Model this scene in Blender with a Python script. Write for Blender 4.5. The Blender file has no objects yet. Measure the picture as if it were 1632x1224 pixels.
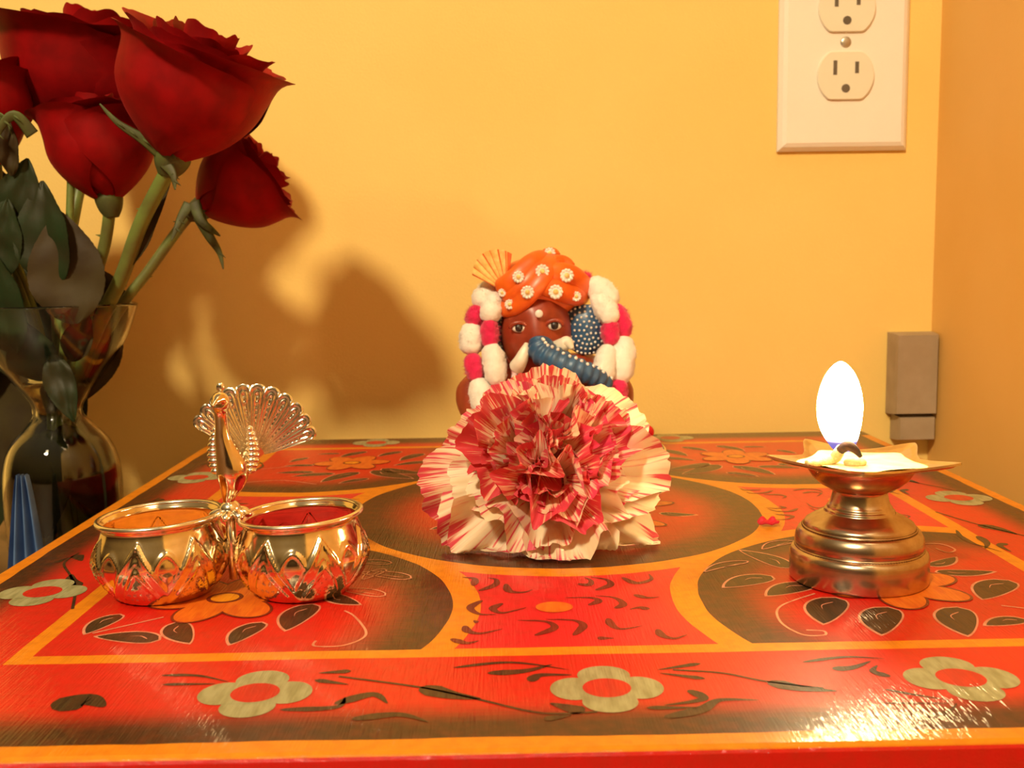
import bpy, bmesh, math, random
from math import sin, cos, pi, radians, exp, sqrt, atan2
from mathutils import Vector, Matrix, noise

S = bpy.context.scene
COL = S.collection
V = Vector

# ------------------------------------------------------------------ camera
F_PX, YAW, PITCH, ROLL = 1638.8, 0.0103, 0.1159, -0.0146
CAM = V((-0.021, -0.1993, 0.0984))
cd = bpy.data.cameras.new('camera'); cam = bpy.data.objects.new('camera', cd); COL.objects.link(cam)
_f = V((sin(YAW)*cos(PITCH), cos(YAW)*cos(PITCH), -sin(PITCH)))
_r = V((cos(YAW), -sin(YAW), 0)); _u = _r.cross(_f)
_r2 = cos(ROLL)*_r + sin(ROLL)*_u; _u2 = -sin(ROLL)*_r + cos(ROLL)*_u
m = Matrix((_r2, _u2, -_f)).transposed().to_4x4(); m.translation = CAM
cam.matrix_world = m
cd.sensor_width = 36; cd.lens = F_PX/1632*36; cd.clip_start = 0.005; cd.clip_end = 20
cd.dof.use_dof = True; cd.dof.focus_distance = 0.33; cd.dof.aperture_fstop = 30
S.camera = cam

# ------------------------------------------------------------------ light
S.view_settings.view_transform = 'Standard'; S.view_settings.look = 'None'
S.view_settings.gamma = 1; S.view_settings.use_curve_mapping = False
S.view_settings.exposure = 0.0
w = bpy.data.worlds.new('world'); S.world = w; w.use_nodes = True
nt = w.node_tree; bg = nt.nodes['Background']
tc = nt.nodes.new('ShaderNodeTexCoord'); sx = nt.nodes.new('ShaderNodeSeparateXYZ')
rp = nt.nodes.new('ShaderNodeValToRGB')
nt.links.new(tc.outputs['Generated'], sx.inputs[0]); nt.links.new(sx.outputs['Z'], rp.inputs[0]); nt.links.new(rp.outputs[0], bg.inputs[0])
e = rp.color_ramp.elements
e[0].position = 0.0; e[0].color = (.08, .03, .01, 1)
e[1].position = 1.0; e[1].color = (1.0, .72, .40, 1)
x = e.new(0.35); x.color = (.75, .44, .13, 1)
bg.inputs[1].default_value = 0.31
def area(name, loc, target, size, power, color):
    l = bpy.data.lights.new(name, 'AREA'); l.shape = 'DISK'; l.size = size; l.energy = power; l.color = color
    o = bpy.data.objects.new(name, l); COL.objects.link(o); o.location = loc
    o.rotation_euler = (V(target)-V(loc)).to_track_quat('-Z', 'Y').to_euler(); return o
area('room_lamp_light', (-.62, -1.12, 1.34), (-.02, .28, .05), 0.20, 38, (1, .80, .50))
area('added_fill_light', (.35, -.35, 1.5), (0, .25, 0), .5, 5, (1, .80, .50))  # unseen overhead fill, added for highlights on the bowls

# ------------------------------------------------------------------ material helpers
class N:
    """tiny wrapper that builds math nodes"""
    def __init__(s, nt, sock): s.nt, s.s = nt, sock
    def _m(s, op, *a, clamp=False):
        n = s.nt.nodes.new('ShaderNodeMath'); n.operation = op; n.use_clamp = clamp
        for i, v in enumerate((s,)+a):
            if isinstance(v, N): s.nt.links.new(v.s, n.inputs[i])
            else: n.inputs[i].default_value = v
        return N(s.nt, n.outputs[0])
    def __add__(s, o): return s._m('ADD', o)
    def __sub__(s, o): return s._m('SUBTRACT', o)
    def __mul__(s, o): return s._m('MULTIPLY', o)
    def __truediv__(s, o): return s._m('DIVIDE', o)
    def abs(s): return s._m('ABSOLUTE')
    def max(s, o): return s._m('MAXIMUM', o)
    def min(s, o): return s._m('MINIMUM', o)
    def lt(s, o): return s._m('LESS_THAN', o)
    def gt(s, o): return s._m('GREATER_THAN', o)
    def inv(s): return (s*-1.0)+1.0
    def pw(s, o): return s._m('POWER', o)
    def hyp(s, o): return ((s*s)+(o*o))._m('SQRT')
    def step(s, a, b):
        n = s.nt.nodes.new('ShaderNodeMapRange'); n.interpolation_type = 'SMOOTHSTEP'
        s.nt.links.new(s.s, n.inputs[0]); n.inputs[1].default_value = a; n.inputs[2].default_value = b
        return N(s.nt, n.outputs[0])
def mixc(nt, f, a, b):
    n = nt.nodes.new('ShaderNodeMix'); n.data_type = 'RGBA'
    for i, v in ((0, f), (6, a), (7, b)):
        if isinstance(v, N): nt.links.new(v.s, n.inputs[i])
        elif isinstance(v, (tuple, list)): n.inputs[i].default_value = (*v, 1)
        else: n.inputs[i].default_value = v
    return N(nt, n.outputs[2])
def coord(nt, kind='Object', scale=None):
    t = nt.nodes.new('ShaderNodeTexCoord'); o = t.outputs[kind]
    if scale is not None:
        mp = nt.nodes.new('ShaderNodeMapping'); mp.inputs['Scale'].default_value = scale
        nt.links.new(o, mp.inputs[0]); o = mp.outputs[0]
    return o
def xyz(nt, sock):
    n = nt.nodes.new('ShaderNodeSeparateXYZ'); nt.links.new(sock, n.inputs[0]); return [N(nt, q) for q in n.outputs]
def tnoise(nt, sock, scale, detail=3, rough=.5, out=0):
    n = nt.nodes.new('ShaderNodeTexNoise'); n.inputs['Scale'].default_value = scale
    n.inputs['Detail'].default_value = detail; n.inputs['Roughness'].default_value = rough
    nt.links.new(sock, n.inputs['Vector']); return N(nt, n.outputs[out])
def bump(nt, b, h, strength, dist=.001, inp='Normal'):
    n = nt.nodes.new('ShaderNodeBump'); n.inputs['Strength'].default_value = strength; n.inputs['Distance'].default_value = dist
    nt.links.new(h.s, n.inputs['Height']); nt.links.new(n.outputs[0], b.inputs[inp])
    return n.outputs[0]
def pmat(name, color=(.8, .8, .8), rough=.5, metal=0, **kw):
    m = bpy.data.materials.new(name); m.use_nodes = True
    b = m.node_tree.nodes['Principled BSDF']
    b.inputs['Base Color'].default_value = (*color, 1); b.inputs['Roughness'].default_value = rough; b.inputs['Metallic'].default_value = metal
    for k, v in kw.items(): b.inputs[k.replace('_', ' ')].default_value = v
    return m, m.node_tree, b
def mottled(name, c1, c2, scale, rough=.5, metal=0, bstr=0, bscale=None, **kw):
    m, nt, b = pmat(name, c1, rough, metal, **kw)
    o = coord(nt); n = tnoise(nt, o, scale, 4)
    c = mixc(nt, n.step(.3, .7), c1, c2); nt.links.new(c.s, b.inputs['Base Color'])
    if bstr: bump(nt, b, tnoise(nt, o, bscale or scale*3, 4), bstr, .0006)
    return m

# ------------------------------------------------------------------ mesh helpers
def tag(o, label=None, cat=None, group=None, kind=None):
    if label: o['label'] = label
    if cat: o['category'] = cat
    if group: o['group'] = group
    if kind: o['kind'] = kind
    return o
def empty(name, loc=(0, 0, 0), label=None, cat=None, group=None):
    o = bpy.data.objects.new(name, None); COL.objects.link(o); o.location = loc; o.empty_display_size = .01
    return tag(o, label, cat, group)
class MB:
    def __init__(s): s.v = []; s.f = []; s.mi = []; s.uv = {}
    def add(s, vs, fs, mi=0):
        k = len(s.v); s.v += [tuple(a) for a in vs]; s.f += [tuple(i+k for i in f) for f in fs]; s.mi += [mi]*len(fs); return s
    def grid(s, fn, nu, nv, mi=0, closeu=False, closev=False, uvs=False):
        """fn(u,v) u,v in 0..1"""
        vs = []; k0 = len(s.v)
        mu = nu if closeu else nu+1; mv = nv if closev else nv+1
        for i in range(mu):
            for j in range(mv):
                vs.append(fn(i/nu, j/nv))
                if uvs: s.uv[k0+len(vs)-1] = (i/nu, j/nv)
        fs = []
        for i in range(nu):
            for j in range(nv):
                a, b = i % mu, (i+1) % mu; c, d = j % mv, (j+1) % mv
                fs.append((a*mv+c, b*mv+c, b*mv+d, a*mv+d))
        return s.add(vs, fs, mi)
    def lathe(s, prof, n=64, c=(0, 0, 0), mi=0, fn=None):
        L = len(prof); vs = []
        for i in range(n):
            a = 2*pi*i/n
            for (r, z) in prof:
                if fn: r, z = fn(a, r, z)
                vs.append((c[0]+r*cos(a), c[1]+r*sin(a), c[2]+z))
        fs = [(i*L+j, ((i+1) % n)*L+j, ((i+1) % n)*L+j+1, i*L+j+1) for i in range(n) for j in range(L-1)]
        return s.add(vs, fs, mi)
    def box(s, lo, hi, mi=0):
        x0, y0, z0 = lo; x1, y1, z1 = hi
        vs = [(x, y, z) for x in (x0, x1) for y in (y0, y1) for z in (z0, z1)]
        return s.add(vs, [(0, 1, 3, 2), (4, 6, 7, 5), (0, 4, 5, 1), (2, 3, 7, 6), (0, 2, 6, 4), (1, 5, 7, 3)], mi)
    def tube(s, pts, rad, n=10, mi=0, flat=1.0, cap=True, up=None):
        pts = [V(p) for p in pts]; K = len(pts); rs = rad if isinstance(rad, (list, tuple)) else [rad]*K
        vs = []; prev = None
        for i, p in enumerate(pts):
            t = (pts[min(i+1, K-1)]-pts[max(i-1, 0)]).normalized()
            if prev is None:
                r0 = V(up) if up else (V((0, 0, 1)) if abs(t.z) < .9 else V((1, 0, 0)))
                nx = r0.cross(t).normalized()
            else: nx = (prev-t*prev.dot(t)).normalized()
            prev = nx; ny = t.cross(nx)
            for k in range(n):
                a = 2*pi*k/n; vs.append(p+nx*cos(a)*rs[i]+ny*sin(a)*rs[i]*flat)
        fs = [(i*n+k, i*n+(k+1) % n, (i+1)*n+(k+1) % n, (i+1)*n+k) for i in range(K-1) for k in range(n)]
        if cap: fs += [tuple(reversed(range(n))), tuple(range((K-1)*n, K*n))]
        return s.add(vs, fs, mi)
    def ball(s, c, r, n=10, mi=0, rot=None, m2=None):
        r = (r, r, r) if not isinstance(r, (tuple, list)) else r
        vs = [];
        for j in range(1, n):
            ph = pi*j/n
            for i in range(2*n):
                th = pi*i/n; vs.append(V((r[0]*sin(ph)*cos(th), r[1]*sin(ph)*sin(th), r[2]*cos(ph))))
        vs += [V((0, 0, r[2])), V((0, 0, -r[2]))]; M = 2*n; T = len(vs)-2
        fs = [(j*M+i, (j+1)*M+i, (j+1)*M+(i+1) % M, j*M+(i+1) % M) for j in range(n-2) for i in range(M)]
        fs += [(T, i, (i+1) % M) for i in range(M)] + [(T+1, (n-2)*M+(i+1) % M, (n-2)*M+i) for i in range(M)]
        vs = [(rot @ q if rot else q)+V(c) for q in vs]
        return s.add(vs, fs, mi)
    def build(s, name, mats, parent=None, smooth=True, origin=None, fix=True):
        me = bpy.data.meshes.new(name); vs = s.v
        if origin is not None: vs = [(a-origin[0], b-origin[1], c-origin[2]) for a, b, c in vs]
        me.from_pydata(vs, [], s.f)
        for mt in (mats if isinstance(mats, (list, tuple)) else [mats]): me.materials.append(mt)
        me.polygons.foreach_set('material_index', s.mi)
        if s.uv:
            uv = me.uv_layers.new(name='UVMap')
            for lp in me.loops: uv.data[lp.index].uv = s.uv.get(lp.vertex_index, (0, 0))
        if smooth: me.polygons.foreach_set('use_smooth', [True]*len(me.polygons))
        me.update()
        if fix:
            bm = bmesh.new(); bm.from_mesh(me); bmesh.ops.recalc_face_normals(bm, faces=bm.faces); bm.to_mesh(me); bm.free()
        o = bpy.data.objects.new(name, me); COL.objects.link(o)
        if origin is not None: o.location = origin
        if parent:
            o.parent = parent
            if origin is None: o.location = (0, 0, 0)
            P = V((0, 0, 0)); q = parent
            while q: P += V(q.location); q = q.parent
            o.location = (V(origin) if origin is not None else V((0, 0, 0)))-P
        return o
def mod(o, kind, **kw):
    m = o.modifiers.new(kind.lower(), kind)
    for k, v in kw.items(): setattr(m, k, v)
    return m
def spline(pts, n=8):
    """Catmull-Rom through points (any dimension)"""
    P = [tuple(p) for p in pts]; P = [P[0]]+P+[P[-1]]; out = []
    for i in range(1, len(P)-2):
        for k in range(n):
            t = k/n; out.append(tuple(.5*((2*b)+(-a+c)*t+(2*a-5*b+4*c-d)*t*t+(-a+3*b-3*c+d)*t**3) for a, b, c, d in zip(P[i-1], P[i], P[i+1], P[i+2])))
    out.append(P[-2]); return out
def srt(pr, n=6):
    q = spline([(*p, r) for p, r in pr], n); return [a[:3] for a in q], [max(a[3], 1e-5) for a in q]

# ================================================================== THE ROOM
WY, WX, FZ = .425, .242, -.05
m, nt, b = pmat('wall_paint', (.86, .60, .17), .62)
o = coord(nt); n1 = tnoise(nt, o, 9, 3); n2 = tnoise(nt, o, 900, 4, .6)
c = mixc(nt, n1.step(.25, .75), (.86, .60, .165), (.88, .635, .19)); nt.links.new(c.s, b.inputs['Base Color']); bump(nt, b, n2, .25, .0006)
M_WALL = m
M_WALL_SHADED = mottled('wall_paint_shaded', (.80, .47, .13), (.77, .44, .11), 12, .6, bstr=.1, bscale=500)  # wall paint darkened for the right wall, its weaker light put into the colour
M_FLOOR = mottled('floor_wood', (.10, .045, .015), (.16, .07, .02), 20, .4)
tag(MB().box((-1.2, WY, FZ-.02), (WX+.03, WY+.03, 1.0)).build('wall_back', M_WALL, smooth=False), kind='structure')
tag(MB().box((WX, -.9, FZ-.02), (WX+.03, WY, 1.0)).build('wall_right', M_WALL_SHADED, smooth=False), kind='structure')
tag(MB().box((-1.2, -.9, FZ-.03), (WX, WY, FZ)).build('floor', M_FLOOR, smooth=False), kind='structure')

# ================================================================== OUTLET
M_PLATE = mottled('outlet_plate_plastic', (.88, .84, .74), (.86, .82, .72), 40, .35)
M_REC = mottled('outlet_socket_plastic', (.80, .76, .60), (.82, .78, .62), 60, .4)
M_SLOT = mottled('outlet_slot_dark', (.10, .08, .05), (.14, .11, .07), 90, .7)
M_SCREW = mottled('outlet_screw_metal', (.6, .56, .45), (.5, .46, .38), 200, .35, .8)
def wall_plate(x0, x1, z0, z1, d, ch):
    y = WY-.0002
    q = []
    for ins, yy in ((0, y), (0, y-d*.35), (ch*.5, y-d*.8), (ch, y-d)):
        q += [(x0+ins, yy, z0+ins), (x1-ins, yy, z0+ins), (x1-ins, yy, z1-ins), (x0+ins, yy, z1-ins)]
    fs = [(k*4+i, k*4+(i+1) % 4, (k+1)*4+(i+1) % 4, (k+1)*4+i) for k in range(3) for i in range(4)]+[(12, 13, 14, 15), (3, 2, 1, 0)]
    return q, fs
pc = (.1837, WY, .2247)
outlet = empty('wall_outlet', (pc[0], WY, pc[2]), 'ivory duplex power outlet with its wall plate on the yellow wall', 'outlet')
mb = MB(); mb.add(*wall_plate(.1453, .2221, .1627, .2867, .0055, .0045)); p = mb.build('wall_plate', M_PLATE, outlet, smooth=False)
for zc in (.2055, .2441):
    mb = MB(); ring = []
    pts = []
    for k in range(48):
        a = 2*pi*k/48; xx = .0168*cos(a); zz = .0168*sin(a); zz = max(-.0138, min(.0138, zz)); pts.append((xx, zz))
    yf = WY-.0055; vs = []
    for dd, sc in ((0, 1.0), (-.0014, 1.0), (-.0018, .97)):
        vs += [(pc[0]+a*sc, yf+dd, zc+b_*sc) for a, b_ in pts]
    fs = [(k*48+i, k*48+(i+1) % 48, (k+1)*48+(i+1) % 48, (k+1)*48+i) for k in range(2) for i in range(48)]+[tuple(range(96, 144))]
    mb.add(vs, fs); r = mb.build('receptacle', M_REC, outlet, smooth=False)
    ys = yf-.0019
    for sx_, hh in ((-.0064, .0082), (.0064, .0066)):
        MB().box((pc[0]+sx_-.0011, ys-.0001, zc+.0045-hh/2), (pc[0]+sx_+.0011, ys+.0012, zc+.0045+hh/2)).build('slot', M_SLOT, r, smooth=False)
    mb = MB(); g = [(pc[0]+.0025*cos(a), zc-.0074+(.0025*sin(a) if sin(a) > 0 else .0030*sin(a)*.8)) for a in [2*pi*k/20 for k in range(20)]]
    mb.add([(a, ys-.0001, b_) for a, b_ in g]+[(a, ys+.0012, b_) for a, b_ in g], [tuple(range(20))]+[(i, (i+1) % 20, 20+(i+1) % 20, 20+i) for i in range(20)]); mb.build('ground_hole', M_SLOT, r, smooth=False)
mb = MB(); mb.ball((pc[0], WY-.0056, pc[2]), (.0033, .0012, .0033), 10); mb.build('screw', M_SCREW, outlet)

# small casing in the corner
M_BOX = mottled('casing_paint', (.40, .30, .19), (.34, .25, .15), 60, .55)
wb = empty('wall_casing', (.2285, WY, .021), 'small greyish beige casing fixed low in the wall corner behind the table', 'casing')
mb = MB(); mb.add(*wall_plate(.2150, WX-.0008, .0045, .0540, .015, .0012)); mb.build('cover', M_BOX, wb, smooth=False)
mb = MB(); mb.add(*wall_plate(.2182, WX-.0008, -.0115, .0040, .0135, .0012)); mb.build('lower_cover', M_BOX, wb, smooth=False)

# ================================================================== PAINTED TABLE
TX, TY = .1875, .386
table = empty('painted_table', (0, .193, FZ), 'low square table lacquered red with hand painted flowers, medallions and yellow bands', 'table')
m, nt, b = pmat('painted_lacquer', (.7, .02, .01), .5, Coat_Weight=.6, Coat_IOR=1.6, Coat_Roughness=.075, Specular_IOR_Level=.25)
X, Y, Z = xyz(nt, coord(nt))
wob = tnoise(nt, coord(nt), 35, 2)*.0022-.0011
ax = X.abs(); dy = (Y-.2055).abs()
dfr = (ax-.1453).max((Y-.2043).abs()-.1503)+wob*.5
e_ = (ax-TX).max((Y-.193).abs()-.193)
r0 = X.hyp(Y-.2065)+wob; r1 = (ax-.113).hyp(dy-.117)+wob
infr = dfr.lt(0)
ns = tnoise(nt, coord(nt, scale=(8, 60, 8)), 14, 4)
RED, PINK, DARK, YEL = (.60, .007, .003), (.66, .010, .018), (.042, .011, .002), (.74, .24, .003)
# border
bord = mixc(nt, (e_+(ns-.5)*.004).step(-.026, -.012), RED, DARK)
# panels between rings
pan = mixc(nt, 0.0, PINK, PINK)
ring = r0.lt(.0895).max(r1.lt(.0850))
cfield = mixc(nt, ring, pan, YEL)
# medallion interiors
towards = ((ax*-1.0+.113)*.7+(dy*-1.0+.117)*.7)/(r1+.001)
med = mixc(nt, (r1+(ns-.5)*.008).step(.046, .070)*towards.step(-.35, .35), RED, DARK)
cfield = mixc(nt, r1.lt(.077), cfield, med)
cen = mixc(nt, (r0+(ns-.5)*.01).step(.045, .074), RED, DARK)
cfield = mixc(nt, r0.lt(.081), cfield, cen)
col = mixc(nt, infr, bord, cfield)
col = mixc(nt, dfr.abs().lt(.0027), col, YEL)
col = mixc(nt, (e_+wob).gt(-.0062)*Y.lt(.37), col, YEL)
col = mixc(nt, Z.lt(-.0008), col, RED)
grain = tnoise(nt, coord(nt, scale=(1, 1, 1)), 260, 4)
col = mixc(nt, grain.step(.35, .75)*.22, col, (.25, .03, .004))
wear = tnoise(nt, coord(nt), 60, 5, .7).step(.66, .72)
nt.links.new(col.s, b.inputs['Base Color'])
def lacq_bump(nt, b):
    g1 = tnoise(nt, coord(nt, scale=(1, .045, 1)), 1900, 2)
    g2 = tnoise(nt, coord(nt, scale=(.5, 1, 1)), 500, 3)
    h = g1*.95+g2*.12
    bump(nt, b, h, .62, .0005, 'Coat Normal'); bump(nt, b, h, .2, .0003, 'Normal')
lacq_bump(nt, b); M_LAC = m
def paint(name, c1, c2):
    m, nt, b = pmat(name, c1, .5, Coat_Weight=.6, Coat_IOR=1.6, Coat_Roughness=.075, Specular_IOR_Level=.25)
    n = tnoise(nt, coord(nt, scale=(1, .25, 1)), 420, 4); nt.links.new(mixc(nt, n.step(.35, .7), c1, c2).s, b.inputs['Base Color']); lacq_bump(nt, b); return m
P_DARK = paint('paint_dark_brown', (.030, .012, .004), (.06, .022, .006))
P_BRN = paint('paint_brown_stroke', (.14, .012, .005), (.20, .02, .006))
P_PALE = paint('paint_pale_pink', (.70, .30, .20), (.55, .20, .12))
P_ORG = paint('paint_orange', (.72, .16, .01), (.62, .10, .008))
P_SAGE = paint('paint_sage', (.36, .36, .20), (.24, .24, .11))
P_YEL = paint('paint_yellow', (.80, .30, .008), (.70, .22, .006))
P_RED = paint('paint_red', (.55, .012, .006), (.45, .010, .006))
TM = [M_LAC, P_DARK, P_BRN, P_PALE, P_ORG, P_SAGE, P_YEL, P_RED]
top = MB()
# slab with a rounded yellow lip
nx_, zt, zb, rr = 1, 0, -.016, .0015
prof = [(-rr, 0), (-rr*.3, -rr*.3), (0, -rr), (0, zb)]
vs = []
for (ins, z) in prof:
    a = ins; vs += [(-TX-a, 0-a, z), (TX+a, 0-a, z), (TX+a, TY+a, z), (-TX-a, TY+a, z)]
fs = [(k*4+i, k*4+(i+1) % 4, (k+1)*4+(i+1) % 4, (k+1)*4+i) for k in range(3) for i in range(4)]+[(0, 1, 2, 3), (15, 14, 13, 12)]
top.add(vs, fs, 0)
Q = .001
LAY = [0]
def poly(pts, mi, z):
    top.add([(x*Q, y*Q, z) for x, y in pts], [tuple(range(len(pts)))], mi)
def strip(L, Rr, mi, z):
    n = len(L); top.add([(x*Q, y*Q, z) for x, y in L]+[(x*Q, y*Q, z) for x, y in Rr], [(i, i+1, n+i+1, n+i) for i in range(n-1)], mi)
def leafshape(a, b_, W, bend=0., n=14):
    a = V((*a, 0)); b_ = V((*b_, 0)); d = b_-a; L = d.length; d.normalize(); nn = V((-d.y, d.x, 0)); l = []; r = []
    for i in range(n+1):
        t = i/n; wv = W*(t**.85)*((1-t)**.5)*2.05; c = a+d*L*t+nn*bend*L*sin(pi*t)
        l.append(tuple((c+nn*wv)[:2])); r.append(tuple((c-nn*wv)[:2]))
    return l, r
def leaf(a, b_, wr=.19, bend=.06, fill=True, o=.75):
    L = (V(a)-V(b_)).length; W = L*wr
    d = (V(b_)-V(a)).normalized()
    a2 = V(a)-d*o*1.6; b2 = V(b_)+d*o
    if fill:
        strip(*leafshape(a2, b2, W+o, bend), 3, .00006); strip(*leafshape(a, b_, W, bend), 1, .00010)
        nn = V((-d.y, d.x)); c0 = V(b_)-d*L*.18; c1 = V(b_)-d*L*.5+nn*W*.3
        stroke([tuple(c0), tuple((c0+c1)/2+nn*W*.25), tuple(c1)], .45, 3, .00014)
    else:
        l, r = leafshape(a, b_, W, bend)
        stroke(l+r[::-1], .55, 3, .00010, taper=False)
        stroke([tuple(V(a)+d*L*.45), tuple(V(a)+d*L*.85)], .5, 3, .00010)
def stroke(pts, w, mi, z, taper=True, head=0.25, sm=8):
    P = spline(pts, sm) if len(pts) < 12 else pts; n = len(P); l = []; r = []
    for i, p in enumerate(P):
        a = V(P[max(i-1, 0)]); c = V(P[min(i+1, n-1)]); d = (c-a).normalized() if (c-a).length > 0 else V((1, 0)); nn = V((-d.y, d.x))
        t = i/(n-1)
        ww = w*(((t/head)**.5 if t < head else ((1-t)/(1-head))**.9)*.95+.08) if taper else w
        l.append(tuple(V(p)+nn*ww/2)); r.append(tuple(V(p)-nn*ww/2))
    strip(l, r, mi, z)
def ell(c, rx, ry, mi, z, rot=0, n=28, lob=0):
    poly([(c[0]+rx*cos(a)*cos(rot)-ry*sin(a)*sin(rot), c[1]+rx*cos(a)*sin(rot)+ry*sin(a)*cos(rot)) for a in [2*pi*k/n for k in range(n)]], mi, z)
def mx(pts): return [(-x, y) for x, y in pts]
# corner leaf sprays
FR = [[(59.9, 142.5), (70.7, 121.7)], [(45.8, 103.1), (62.5, 113.0)], [(56.6, 94.4), (72.5, 104.8)], [(65.6, 70.0), (75.7, 91.3)], [(78.2, 61.2), (87.8, 82.1)], [(100.1, 59.3), (107.0, 81.1)], [(108.5, 66.6), (120.7, 70.6)], [(117.6, 88.0), (133.2, 104.5)], [(133.1, 113.8), (115.3, 114.4)], [(112, 133), (104, 121)], [(92, 141), (93, 122)], [(128, 130), (116, 121)]]
for a, b_ in FR: leaf(a, b_, .27 if a[1] < 105 else .2)
leaf((42.6, 118.7), (59.4, 129.7), .13, .1, False); leaf((67.5, 143.3), (81.1, 153.5), .18, .1, False)
FL = [[(-135.4, 72.9), (-131.8, 87.9)], [(-131.4, 70.3), (-113.8, 67.0)], [(-104.7, 64.2), (-113.1, 80.3)], [(-93.5, 62.8), (-89.0, 79.0)], [(-80.9, 72.6), (-77.6, 93.9)], [(-63.7, 93.2), (-74.3, 102.7)], [(-134, 110), (-118, 108)], [(-130, 135), (-117, 122)], [(-104, 142), (-104, 124)], [(-80, 140), (-90, 122)]]
for a, b_ in FL: leaf(a, b_, .25)
for a, b_ in [[(-72, 108), (-56.9, 100.7)], [(-68, 125.0), (-50.6, 117.4)], [(-72, 137.6), (-58.5, 134.4)], [(-66, 117), (-60, 128)]]: leaf(a, b_, .2, .05, False)
BL = [[(-129.1, 317.8), (-122.3, 328.5)], [(-129.8, 289.9), (-112.5, 290.1)], [(-120.7, 281.0), (-101.8, 285.9)], [(-104.6, 267.2), (-90.6, 288.3)], [(-95.7, 263.5), (-84.0, 273.2)], [(-62.9, 271.5), (-84, 292)], [(-58, 282), (-80, 296)], [(-105.1, 328.9), (-94.1, 343.9)], [(-85.7, 329.2), (-75.1, 342.2)], [(-73.0, 316.6), (-62.7, 335.0)], [(-74.5, 304.1), (-58.0, 313.5)], [(-118.2, 338.0), (-107.4, 339.0)], [(-129.3, 307.0), (-115.7, 307.6)]]
for a, b_ in BL:
    leaf(a, b_, .19, .05, True, .6); leaf((-a[0], a[1]), (-b_[0], b_[1]), .19, -.05, True, .6)
# orange blossoms
def blossom(c, R, n=6, ph=0, mi=4):
    for k in range(n):
        a = ph+2*pi*k/n; q = (c[0]+R*.58*cos(a), c[1]+R*.58*sin(a))
        ell(q, R*.50, R*.34, 2, .00018+k*1e-6, a); ell(q, R*.46, R*.30, mi, .00020+k*1e-6, a)
    ell(c, R*.26, R*.24, 2, .00024); ell(c, R*.2, R*.18, 6, .00026)
blossom((97, 102), 21, 6, .35); blossom((-105, 101), 21, 6, .2); blossom((-97, 312), 18, 6, .1); blossom((97, 312), 18, 6, .4)
# centre medallion: big blossom with leaves
for k in range(8):
    a = 2*pi*k/8+.15; ell((38*cos(a), 207+38*sin(a)), 12, 5, 2, .00012, a); ell((38*cos(a), 207+38*sin(a)), 11, 4.3, 4, .00014, a)
    ell((30*cos(a+.3), 207+30*sin(a+.3)), 9, 4, 6, .00016, a+.3)
    leaf((56*cos(a+.39), 207+56*sin(a+.39)), (42*cos(a+.39), 207+42*sin(a+.39)), .2)
blossom((0, 207), 30, 8)
# swirls and thin lines
for s_ in [[(71.0, 95.5), (57.8, 84.7), (54.4, 72.3), (57.4, 62.3), (63.0, 61.5), (63.8, 64.4), (59.5, 65.4)], [(121.8, 146.7), (129.9, 146.2), (132.1, 139.3), (128.2, 135.6), (126.2, 141.0)], [(-71.3, 64.1), (-70.8, 60.2), (-63.1, 60.5), (-58.5, 68.2), (-63.3, 82.0), (-67.2, 87.7)], [(-118.2, 85.0), (-133.6, 72.8)], [(120, 82), (134, 75)], [(-140, 300), (-110, 312)], [(-142, 268), (-124, 272), (-106, 262)]]:
    stroke(s_, .7, 3, .00010, taper=False)
# four petalled border flowers
def bflower(c, R=13.5):
    for k in range(4):
        a = pi/2*k; q = (c[0]+R*.56*cos(a), c[1]+R*.56*sin(a)); ell(q, R*.42, R*.47, 5, .00012+k*1e-6, a)
    poly([(c[0]+R*.62*cos(a), c[1]+R*.62*sin(a)) for a in [pi/4+pi/2*k for k in range(4)]], 5, .00018)
    ell(c, R*.42, R*.40, 7, .00022)
for c in [(2.4, 30), (-79.5, 31), (86.1, 32), (-163.5, 110), (-164.5, 197), (-166.5, 282), (166.7, 214), (166, 130), (166.5, 298), (-91.7, 370.5), (73.4, 370.5), (-9, 370.5)]: bflower(c)
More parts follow.
